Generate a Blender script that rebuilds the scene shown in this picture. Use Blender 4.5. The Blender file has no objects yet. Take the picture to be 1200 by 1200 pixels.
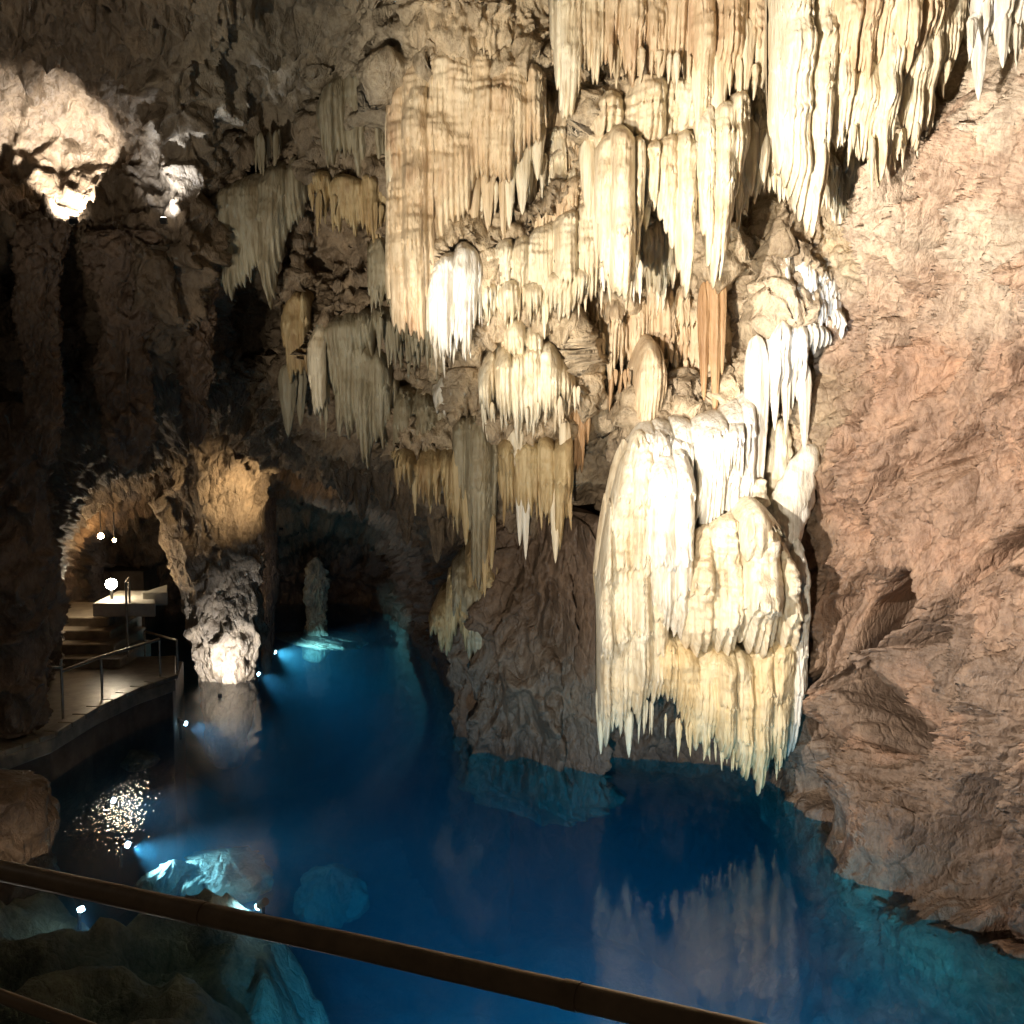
import bpy, math, random
import numpy as np
from mathutils import Vector, Matrix

random.seed(7)
RNG = np.random.default_rng(7)
scene = bpy.context.scene
COL = scene.collection
PI = math.pi

# ------------------------------------------------------------------ camera
H = 4.5                       # eye height above the pool, metres
PITCH = math.radians(5.0)     # looking slightly down
FOV = math.radians(50.0)
F = 600.0 / math.tan(FOV / 2)  # focal length in pixels of the 1200 px photograph
CAM = np.array([0.0, 0.0, H])
cam_data = bpy.data.cameras.new('camera')
cam_data.sensor_width = 36.0
cam_data.lens = 18.0 / math.tan(FOV / 2)
cam_data.clip_start = 0.05
cam_data.clip_end = 500.0
cam = bpy.data.objects.new('camera', cam_data)
COL.objects.link(cam)
cam.location = CAM
cam.rotation_euler = (math.radians(90.0) - PITCH, 0, 0)
scene.camera = cam

# ------------------------------------------------------------------ world (inside a cave: almost no ambient)
world = bpy.data.worlds.new('World')
scene.world = world
world.use_nodes = True
bg = world.node_tree.nodes['Background']
bg.inputs[0].default_value = (1.0, 0.80, 0.58, 1)
bg.inputs[1].default_value = 0.030

scene.view_settings.view_transform = 'Standard'
scene.view_settings.look = 'None'
scene.view_settings.gamma = 1.0
scene.view_settings.use_curve_mapping = False
scene.view_settings.exposure = 0.0
try:
    scene.cycles.use_denoising = True
    scene.cycles.max_bounces = 8
    scene.cycles.diffuse_bounces = 2
    scene.cycles.transparent_max_bounces = 12
    scene.cycles.volume_bounces = 0
    scene.cycles.sample_clamp_indirect = 10.0
    scene.cycles.caustics_reflective = False
    scene.cycles.caustics_refractive = False
except Exception:
    pass


# ------------------------------------------------------------------ pixel -> place
def P(u, v, Y):
    """point at pixel (u, v) of the photograph on the plane y = Y; arrays welcome"""
    u = np.asarray(u, float); v = np.asarray(v, float); Y = np.asarray(Y, float)
    a = (u - 600.0) / F
    b = (600.0 - v) / F
    dy = math.cos(PITCH) + b * math.sin(PITCH)
    dz = -math.sin(PITCH) + b * math.cos(PITCH)
    t = Y / dy
    return np.stack(np.broadcast_arrays(a * t, Y + 0 * t, H + dz * t), -1)


def Pz(u, v, z):
    """point at pixel (u, v) on the level plane at height z"""
    a = (u - 600.0) / F
    b = (600.0 - v) / F
    dy = math.cos(PITCH) + b * math.sin(PITCH)
    dz = -math.sin(PITCH) + b * math.cos(PITCH)
    t = (z - H) / dz
    return np.array([a * t, dy * t, z])


# ------------------------------------------------------------------ noise
_perm = RNG.permutation(256).astype(np.int64)
_grad = RNG.normal(size=(256, 3)); _grad /= np.linalg.norm(_grad, axis=1)[:, None]


def noise(p):
    p = np.asarray(p, float)
    i = np.floor(p).astype(np.int64)
    f = p - i
    w = f * f * f * (f * (f * 6 - 15) + 10)
    out = np.zeros(p.shape[:-1])
    for cx in (0, 1):
        wx = w[..., 0] if cx else 1 - w[..., 0]
        hx = _perm[(i[..., 0] + cx) & 255]
        for cy in (0, 1):
            wy = w[..., 1] if cy else 1 - w[..., 1]
            hy = _perm[(hx + i[..., 1] + cy) & 255]
            for cz in (0, 1):
                wz = w[..., 2] if cz else 1 - w[..., 2]
                g = _grad[_perm[(hy + i[..., 2] + cz) & 255]]
                d = g[..., 0] * (f[..., 0] - cx) + g[..., 1] * (f[..., 1] - cy) + g[..., 2] * (f[..., 2] - cz)
                out += wx * wy * wz * d
    return out * 1.6


def fbm(p, octaves=4, gain=0.5, lac=2.03):
    a, s = 1.0, 0.0
    p = np.asarray(p, float)
    for k in range(octaves):
        s = s + a * noise(p + 17.3 * k)
        p = p * lac
        a *= gain
    return s


def ridged(p, octaves=4, gain=0.5, lac=2.1):
    a, s = 1.0, 0.0
    p = np.asarray(p, float)
    wgt = 1.0
    for k in range(octaves):
        n = 1 - np.abs(noise(p + 9.1 * k))
        n = n * n * wgt
        s = s + a * n
        wgt = np.clip(n * 1.4, 0, 1)
        p = p * lac
        a *= gain
    return s - 1.0


def worley(p):
    """distance to nearest and second nearest cell point"""
    i = np.floor(p).astype(np.int64)
    f = p - i
    d1 = np.full(p.shape[:-1], 9.0); d2 = d1.copy(); cid = np.zeros(p.shape[:-1])
    for cx in (-1, 0, 1):
        for cy in (-1, 0, 1):
            for cz in (-1, 0, 1):
                h = _perm[(_perm[(_perm[(i[..., 0] + cx) & 255] + i[..., 1] + cy) & 255] + i[..., 2] + cz) & 255]
                q = _grad[h] * 0.45 + 0.5
                d = (q[..., 0] + cx - f[..., 0]) ** 2 + (q[..., 1] + cy - f[..., 1]) ** 2 + (q[..., 2] + cz - f[..., 2]) ** 2
                near = d < d1
                d2 = np.where(near, d1, np.minimum(d2, d))
                cid = np.where(near, h, cid)
                d1 = np.where(near, d, d1)
    return np.sqrt(d1), np.sqrt(d2), cid / 255.0


def sstep(x, a, b):
    t = np.clip((x - a) / (b - a), 0, 1)
    return t * t * (3 - 2 * t)


# ------------------------------------------------------------------ mesh helpers
def mesh_from(name, verts, faces, smooth=True):
    me = bpy.data.meshes.new(name)
    verts = np.asarray(verts, np.float32).reshape(-1, 3)
    faces = np.asarray(faces, np.int32)
    me.vertices.add(len(verts))
    me.vertices.foreach_set('co', verts.ravel())
    n, k = faces.shape
    me.loops.add(n * k)
    me.loops.foreach_set('vertex_index', faces.ravel())
    me.polygons.add(n)
    me.polygons.foreach_set('loop_start', np.arange(0, n * k, k, dtype=np.int32))
    me.polygons.foreach_set('loop_total', np.full(n, k, np.int32))
    me.update(calc_edges=True)
    me.validate()
    me.polygons.foreach_set('use_smooth', np.full(len(me.polygons), smooth))
    return me


def grid_faces(nx, ny, wrap_x=False, flip=False):
    """faces for verts indexed [i*ny + j]"""
    i = np.arange(nx if wrap_x else nx - 1)
    j = np.arange(ny - 1)
    I, J = np.meshgrid(i, j, indexing='ij')
    I2 = (I + 1) % nx
    q = np.stack([I * ny + J, I2 * ny + J, I2 * ny + J + 1, I * ny + J + 1], -1).reshape(-1, 4)
    return q[:, ::-1] if flip else q


def obj(name, me, m=None, parent=None):
    o = bpy.data.objects.new(name, me)
    COL.objects.link(o)
    if m is not None and not me.materials:
        me.materials.append(m)
    if parent is not None:
        o.parent = parent
        o.matrix_parent_inverse = parent.matrix_world.inverted() if False else Matrix.Translation(-parent.location)
    return o


def tag(o, label=None, cat=None, group=None, kind=None):
    if label: o['label'] = label
    if cat: o['category'] = cat
    if group: o['group'] = group
    if kind: o['kind'] = kind
    return o


def thing(name, label, cat, loc=(0, 0, 0), group=None):
    e = bpy.data.objects.new(name, None)
    COL.objects.link(e)
    e.location = loc
    e.empty_display_size = 0.1
    return tag(e, label, cat, group)


class MB:
    """collects simple solids into one mesh (4-gons and tris kept as lists)"""
    def __init__(s): s.v = []; s.f = []
    def box(s, c, size, rz=0.0, taper=1.0):
        x, y, z = (d / 2 for d in size)
        R = Matrix.Rotation(rz, 3, 'Z')
        b = len(s.v)
        for sz in (-1, 1):
            k = taper if sz > 0 else 1
            for sx, sy in ((-1, -1), (1, -1), (1, 1), (-1, 1)):
                p = R @ Vector((sx * x * k, sy * y * k, sz * z))
                s.v.append((p.x + c[0], p.y + c[1], p.z + c[2]))
        s.f += [tuple(b + k for k in q) for q in ((3, 2, 1, 0), (4, 5, 6, 7), (0, 1, 5, 4), (1, 2, 6, 5), (2, 3, 7, 6), (3, 0, 4, 7))]
        return s
    def tube(s, pts, r, n=12, caps=True):
        pts = [Vector(p) for p in pts]
        rr = r if isinstance(r, (list, tuple)) else [r] * len(pts)
        b = len(s.v)
        for k, p in enumerate(pts):
            d = (pts[min(k + 1, len(pts) - 1)] - pts[max(k - 1, 0)]).normalized()
            a = d.cross(Vector((0, 0, 1)))
            if a.length < 1e-3: a = Vector((1, 0, 0))
            a.normalize(); c = d.cross(a)
            for q in range(n):
                t = 2 * PI * q / n
                w = p + (a * math.cos(t) + c * math.sin(t)) * rr[k]
                s.v.append((w.x, w.y, w.z))
        for k in range(len(pts) - 1):
            for q in range(n):
                s.f.append((b + k * n + q, b + k * n + (q + 1) % n, b + (k + 1) * n + (q + 1) % n, b + (k + 1) * n + q))
        if caps:
            s.f.append(tuple(b + q for q in range(n))[::-1])
            s.f.append(tuple(b + (len(pts) - 1) * n + q for q in range(n)))
        return s
    def lathe(s, c, prof, n=20):
        b = len(s.v)
        for r, z in prof:
            for q in range(n):
                t = 2 * PI * q / n
                s.v.append((c[0] + r * math.cos(t), c[1] + r * math.sin(t), c[2] + z))
        for k in range(len(prof) - 1):
            for q in range(n):
                s.f.append((b + k * n + q, b + k * n + (q + 1) % n, b + (k + 1) * n + (q + 1) % n, b + (k + 1) * n + q))
        s.f.append(tuple(b + q for q in range(n))[::-1])
        s.f.append(tuple(b + (len(prof) - 1) * n + q for q in range(n)))
        return s
    def build(s, name, m, parent=None, smooth=False, bevel=0.0):
        me = bpy.data.meshes.new(name)
        me.from_pydata(s.v, [], s.f)
        me.update()
        me.polygons.foreach_set('use_smooth', [smooth] * len(me.polygons))
        o = obj(name, me, m, parent)
        if bevel:
            md = o.modifiers.new('bevel', 'BEVEL'); md.width = bevel; md.segments = 2; md.limit_method = 'ANGLE'
        if smooth:
            try: me.set_sharp_from_angle(angle=math.radians(40))
            except Exception: pass
        return o


# ------------------------------------------------------------------ materials
def new_mat(name):
    m = bpy.data.materials.new(name)
    m.use_nodes = True
    nt = m.node_tree
    b = nt.nodes['Principled BSDF']
    return m, nt, b


def N(nt, kind, **kw):
    n = nt.nodes.new(kind)
    for k, v in kw.items():
        if k in n.inputs: n.inputs[k].default_value = v
        else: setattr(n, k, v)
    return n


def ramp(nt, stops):
    r = nt.nodes.new('ShaderNodeValToRGB')
    e = r.color_ramp.elements
    while len(e) < len(stops): e.new(0.5)
    for k, (p, c) in enumerate(stops):
        e[k].position = p
        e[k].color = (*c, 1) if len(c) == 3 else c
    return r


def pos_node(nt, scale, rot=(0, 0, 0)):
    g = nt.nodes.new('ShaderNodeNewGeometry')
    mp = nt.nodes.new('ShaderNodeMapping')
    mp.inputs['Scale'].default_value = scale
    mp.inputs['Rotation'].default_value = rot
    nt.links.new(g.outputs['Position'], mp.inputs['Vector'])
    return mp.outputs['Vector']


def flow_mat(name, pale, mid, stain, streak=0.5, rough=0.5, bump=0.55):
    """calcite: pale body, vertical streaks of stained mineral, wet sheen"""
    m, nt, b = new_mat(name)
    L = nt.links.new
    s1 = N(nt, 'ShaderNodeTexNoise', Scale=1.0, Detail=5.0, Roughness=0.62)
    L(pos_node(nt, (7.0, 4.0, 0.55)), s1.inputs['Vector'])
    s2 = N(nt, 'ShaderNodeTexNoise', Scale=1.0, Detail=4.0, Roughness=0.6)
    L(pos_node(nt, (1.3, 1.3, 0.8)), s2.inputs['Vector'])
    s3 = N(nt, 'ShaderNodeTexNoise', Scale=1.0, Detail=3.0, Roughness=0.6)
    L(pos_node(nt, (26.0, 14.0, 1.6)), s3.inputs['Vector'])
    r1 = ramp(nt, [(0.30, stain), (0.46, mid), (0.60, pale)])
    mx = N(nt, 'ShaderNodeMath', operation='MULTIPLY_ADD')
    mx.inputs[1].default_value = streak; 
    L(s1.outputs['Fac'], mx.inputs[0])
    md = N(nt, 'ShaderNodeMath', operation='MULTIPLY')
    md.inputs[1].default_value = 1 - streak
    L(s2.outputs['Fac'], md.inputs[0]); L(md.outputs[0], mx.inputs[2])
    L(mx.outputs[0], r1.inputs['Fac'])
    mul = N(nt, 'ShaderNodeMix', data_type='RGBA', blend_type='MULTIPLY')
    mul.inputs['Factor'].default_value = 1.0
    r3 = ramp(nt, [(0.30, (0.72, 0.66, 0.58)), (0.55, (1, 1, 1))])
    L(s3.outputs['Fac'], r3.inputs['Fac'])
    L(r1.outputs['Color'], mul.inputs[6]); L(r3.outputs['Color'], mul.inputs[7])
    L(mul.outputs[2], b.inputs['Base Color'])
    b.inputs['Roughness'].default_value = rough
    b.inputs['Specular IOR Level'].default_value = 0.35
    # bump: fine vertical flutes + terracing grain
    gr = N(nt, 'ShaderNodeTexNoise', Scale=1.0, Detail=3.0, Roughness=0.65)
    L(pos_node(nt, (30.0, 22.0, 9.0)), gr.inputs['Vector'])
    ad = N(nt, 'ShaderNodeMath', operation='MULTIPLY_ADD'); ad.inputs[1].default_value = 1.3
    L(s3.outputs['Fac'], ad.inputs[0]); L(gr.outputs['Fac'], ad.inputs[2])
    bp = N(nt, 'ShaderNodeBump', Strength=bump, Distance=0.03)
    L(ad.outputs[0], bp.inputs['Height']); L(bp.outputs['Normal'], b.inputs['Normal'])
    return m


def rock_mat(name, use_attr=True, base=(0.3, 0.22, 0.15), scale=1.0, bump=0.6, vary=(0.55, 1.35), rough=0.72):
    m, nt, b = new_mat(name)
    L = nt.links.new
    if use_attr:
        at = N(nt, 'ShaderNodeVertexColor', layer_name='rock_colour')
        colour = at.outputs['Color']
    else:
        rgb = N(nt, 'ShaderNodeRGB'); rgb.outputs[0].default_value = (*base, 1)
        colour = rgb.outputs[0]
    n1 = N(nt, 'ShaderNodeTexNoise', Scale=1.0, Detail=5.0, Roughness=0.68, Distortion=0.5)
    L(pos_node(nt, (2.6 * scale, 2.6 * scale, 1.7 * scale)), n1.inputs['Vector'])
    lo, hi = vary
    r1 = ramp(nt, [(0.28, (lo, lo * 0.94, lo * 0.86)), (0.5, (1, 1, 1)), (0.72, (hi, hi * 0.97, hi * 0.92))])
    L(n1.outputs['Fac'], r1.inputs['Fac'])
    mul = N(nt, 'ShaderNodeMix', data_type='RGBA', blend_type='MULTIPLY'); mul.inputs['Factor'].default_value = 1.0
    L(colour, mul.inputs[6]); L(r1.outputs['Color'], mul.inputs[7])
    n2 = N(nt, 'ShaderNodeTexNoise', Scale=1.0, Detail=4.0, Roughness=0.72)
    L(pos_node(nt, (14 * scale, 14 * scale, 9 * scale)), n2.inputs['Vector'])
    r2 = ramp(nt, [(0.36, (0.62, 0.58, 0.54)), (0.56, (1.04, 1.03, 1.0))])
    L(n2.outputs['Fac'], r2.inputs['Fac'])
    mu2 = N(nt, 'ShaderNodeMix', data_type='RGBA', blend_type='MULTIPLY'); mu2.inputs['Factor'].default_value = 0.8
    L(mul.outputs[2], mu2.inputs[6]); L(r2.outputs['Color'], mu2.inputs[7])
    L(mu2.outputs[2], b.inputs['Base Color'])
    rg_ = ramp(nt, [(0.32, (rough - 0.36,) * 3), (0.62, (rough,) * 3)])
    L(n1.outputs['Fac'], rg_.inputs['Fac']); L(rg_.outputs['Color'], b.inputs['Roughness'])
    b.inputs['Specular IOR Level'].default_value = 0.45
    vo = N(nt, 'ShaderNodeTexVoronoi', feature='DISTANCE_TO_EDGE', Scale=1.0)
    wv = N(nt, 'ShaderNodeVectorMath', operation='MULTIPLY_ADD')
    wv.inputs[1].default_value = (0.9, 0.9, 0.9)
    L(n1.outputs['Color'], wv.inputs[0]); L(pos_node(nt, (5 * scale, 5 * scale, 3 * scale)), wv.inputs[2])
    L(wv.outputs[0], vo.inputs['Vector'])
    rv = ramp(nt, [(0.0, (0, 0, 0)), (0.12, (1, 1, 1))])
    L(vo.outputs['Distance'], rv.inputs['Fac'])
    a1 = N(nt, 'ShaderNodeMath', operation='MULTIPLY_ADD'); a1.inputs[1].default_value = 0.35
    L(rv.outputs['Color'], a1.inputs[0])
    a2 = N(nt, 'ShaderNodeMath', operation='MULTIPLY_ADD'); a2.inputs[1].default_value = 1.2
    L(n2.outputs['Fac'], a2.inputs[0]); L(n1.outputs['Fac'], a2.inputs[2])
    L(a2.outputs[0], a1.inputs[2])
    bp = N(nt, 'ShaderNodeBump', Strength=bump, Distance=0.06)
    L(a1.outputs[0], bp.inputs['Height']); L(bp.outputs['Normal'], b.inputs['Normal'])
    return m


def plain_mat(name, c, rough=0.5, metal=0.0, noise_amt=0.25, scale=8.0, bump=0.1):
    m, nt, b = new_mat(name)
    L = nt.links.new
    n1 = N(nt, 'ShaderNodeTexNoise', Scale=scale, Detail=6.0, Roughness=0.65)
    L(pos_node(nt, (1, 1, 1)), n1.inputs['Vector'])
    k = noise_amt
    r1 = ramp(nt, [(0.3, tuple(x * (1 - k) for x in c)), (0.7, tuple(min(1, x * (1 + k)) for x in c))])
    L(n1.outputs['Fac'], r1.inputs['Fac']); L(r1.outputs['Color'], b.inputs['Base Color'])
    b.inputs['Roughness'].default_value = rough
    b.inputs['Metallic'].default_value = metal
    bp = N(nt, 'ShaderNodeBump', Strength=bump, Distance=0.01)
    L(n1.outputs['Fac'], bp.inputs['Height']); L(bp.outputs['Normal'], b.inputs['Normal'])
    return m


def emit_mat(name, c, s):
    m, nt, b = new_mat(name)
    b.inputs['Base Color'].default_value = (*c, 1)
    b.inputs['Emission Color'].default_value = (*c, 1)
    b.inputs['Emission Strength'].default_value = s
    return m


M_ROCK = rock_mat('cave_rock')
M_ROCKB = rock_mat('brown_rock', False, (0.17, 0.115, 0.078))
M_ROCKP = rock_mat('pillar_rock', False, (0.26, 0.19, 0.125), bump=0.8)
M_ROCKG = rock_mat('golden_rock', False, (0.40, 0.31, 0.19), bump=0.8)
M_ROCKD = rock_mat('dark_boulder', False, (0.12, 0.075, 0.045))
M_ROCKW = rock_mat('submerged_rock', False, (0.33, 0.29, 0.21), vary=(0.45, 1.5))
M_CREAM = flow_mat('cream_calcite', (0.85, 0.78, 0.62), (0.77, 0.66, 0.47), (0.60, 0.44, 0.27))
M_HONEY = flow_mat('honey_calcite', (0.84, 0.72, 0.50), (0.77, 0.61, 0.36), (0.62, 0.43, 0.20))
M_WHITE = flow_mat('white_calcite', (0.86, 0.83, 0.76), (0.80, 0.74, 0.62), (0.66, 0.56, 0.40))
M_TAN = flow_mat('tan_calcite', (0.78, 0.65, 0.46), (0.68, 0.52, 0.34), (0.52, 0.33, 0.20))
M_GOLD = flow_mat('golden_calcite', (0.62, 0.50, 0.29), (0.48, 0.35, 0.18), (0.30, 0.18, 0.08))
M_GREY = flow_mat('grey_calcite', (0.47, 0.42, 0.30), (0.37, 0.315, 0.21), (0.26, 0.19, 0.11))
M_OCHRE = flow_mat('ochre_calcite', (0.58, 0.40, 0.23), (0.46, 0.28, 0.14), (0.28, 0.15, 0.07))

# ------------------------------------------------------------------ cave shell: depth (metres from the eye) of the rock, from where it meets water, floor and hangings
CTRL = [
    # ceiling running overhead
    (-140, -160, 8.0), (200, -160, 8.6), (500, -160, 9.2), (800, -160, 9.0), (1050, -160, 8.4), (1340, -160, 7.4),
    (-140, 0, 10.2), (60, 0, 11.0), (220, 0, 11.6), (350, 0, 12.2), (450, 0, 12.0), (540, 0, 11.5), (600, 0, 11.6), (470, 52, 11.75), (540, 56, 11.55), (600, 56, 11.7), (640, 40, 12.1), (700, 0, 12.0), (850, 0, 11.6), (1000, 0, 11.2), (1120, 0, 10.8), (1200, 0, 9.9), (1340, 0, 8.6),
    (-140, 120, 12.0), (0, 110, 13.2), (100, 110, 13.2), (210, 130, 12.4), (280, 150, 13.6), (330, 170, 14.0), (420, 120, 13.4), (540, 110, 12.8), (700, 110, 12.6), (850, 110, 12.2), (1000, 130, 11.9), (1110, 110, 11.2), (1200, 110, 9.7), (1340, 120, 8.4),
    (-140, 210, 13.2), (0, 200, 13.5), (80, 205, 13.7), (150, 200, 13.6), (200, 210, 13.1), (245, 215, 12.9), (300, 230, 14.4),
    (-140, 262, 12.6), (0, 268, 12.4), (80, 278, 12.6), (150, 270, 12.4), (210, 280, 12.5), (250, 300, 13.2),
    (-140, 330, 13.4), (30, 330, 14.4), (70, 330, 14.4), (120, 300, 12.6), (180, 330, 12.6), (230, 350, 13.2), (290, 350, 16.0), (360, 290, 14.4), (430, 300, 14.2), (520, 280, 13.2), (640, 280, 13.0), (700, 260, 12.8), (790, 300, 12.7), (900, 240, 12.5), (1000, 240, 12.1), (1060, 220, 11.4), (1200, 250, 9.6), (1340, 260, 8.4),
    (-140, 440, 13.2), (0, 440, 14.0), (40, 420, 13.0), (85, 430, 14.8), (150, 430, 13.0), (210, 440, 13.8), (280, 400, 16.5), (300, 450, 16.0), (360, 430, 14.9), (440, 420, 14.6), (520, 420, 13.9), (620, 430, 13.6), (700, 420, 13.5), (800, 420, 13.3), (900, 380, 12.9), (960, 330, 12.4), (1000, 420, 11.9), (1100, 420, 10.6), (1200, 450, 9.6), (1340, 450, 8.4),
    (-140, 540, 13.0), (0, 540, 13.8), (80, 540, 15.0), (170, 530, 16.6), (240, 500, 17.4), (300, 498, 17.0), (400, 530, 15.3), (480, 540, 14.6), (560, 540, 14.0), (680, 540, 14.0), (800, 540, 13.0), (900, 540, 12.8), (950, 540, 12.3), (1050, 560, 11.2), (1200, 600, 9.5), (1340, 600, 8.3),
    (300, 556, 18.5), (380, 572, 18.0), (440, 560, 16.5), (500, 600, 15.8), (530, 590, 15.4),
    (-140, 640, 12.8), (0, 640, 13.6), (50, 640, 14.6), (90, 610, 17.5), (110, 650, 22.0), (170, 640, 22.5), (300, 640, 24.5), (380, 640, 25.5), (450, 640, 24.0), (510, 660, 19.5), (545, 640, 15.8), (620, 640, 14.8), (700, 640, 14.4), (800, 640, 13.4), (890, 640, 12.9), (940, 640, 12.5), (1050, 680, 11.3), (1100, 720, 11.0),
    (-140, 740, 12.6), (0, 740, 13.4), (45, 740, 14.6), (80, 720, 19.0), (130, 720, 23.0), (300, 720, 25.5), (400, 720, 26.0), (470, 720, 23.5), (520, 745, 18.0), (560, 760, 15.6), (700, 760, 14.3), (800, 760, 13.8), (900, 760, 13.2), (950, 760, 12.4), (1060, 780, 11.6), (1100, 800, 10.7), (1200, 800, 9.3), (1340, 800, 8.2),
    (-140, 880, 12.4), (0, 870, 14.0), (100, 860, 18.0), (200, 860, 23.5), (300, 860, 25.0), (480, 860, 22.0), (540, 880, 15.6), (700, 890, 14.2), (800, 890, 14.0), (880, 890, 13.6), (930, 890, 12.8), (1040, 900, 11.0), (1120, 950, 9.9), (1200, 950, 9.1), (1340, 950, 8.0),
    (905, 930, 13.1), (965, 1000, 11.25), (1005, 1060, 10.1), (1040, 1095, 9.5), (1100, 1118, 9.15), (1195, 1155, 8.65), (1340, 1180, 8.2),
    (-140, 1060, 13.0), (100, 1060, 19.0), (300, 1060, 22.0), (540, 1060, 15.8), (700, 1060, 14.6), (820, 1060, 13.6), (900, 1100, 11.5), (980, 1180, 9.6), (1080, 1230, 8.7), (1200, 1260, 8.2), (1340, 1300, 7.8),
    (-140, 1200, 13.5), (300, 1200, 22.0), (600, 1200, 15.5), (850, 1240, 11.5), (950, 1300, 9.4), (1100, 1330, 8.4),
]
CT = np.array(CTRL, float)


def _phi(r): return np.sqrt(r * r + 14.0 ** 2)
_n = len(CT)
_A = np.zeros((_n + 3, _n + 3))
_d = np.sqrt(((CT[:, None, :2] - CT[None, :, :2]) ** 2).sum(-1))
_A[:_n, :_n] = _phi(_d)
_A[:_n, _n] = 1; _A[:_n, _n + 1:] = CT[:, :2] / 1000.0
_A[_n:, :_n] = _A[:_n, _n:].T
_w = np.linalg.solve(_A, np.concatenate([CT[:, 2], np.zeros(3)]))


def depth(u, v):
    u = np.asarray(u, float); v = np.asarray(v, float)
    out = _w[_n] + _w[_n + 1] * u / 1000 + _w[_n + 2] * v / 1000
    for k in range(_n):
        out = out + _w[k] * _phi(np.sqrt((u - CT[k, 0]) ** 2 + (v - CT[k, 1]) ** 2))
    return np.clip(out, 7.0, 27.0)


def normals_of(V):
    du = np.gradient(V, axis=0); dv = np.gradient(V, axis=1)
    n = np.cross(dv, du)
    n /= np.linalg.norm(n, axis=-1, keepdims=True) + 1e-9
    return n


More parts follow.
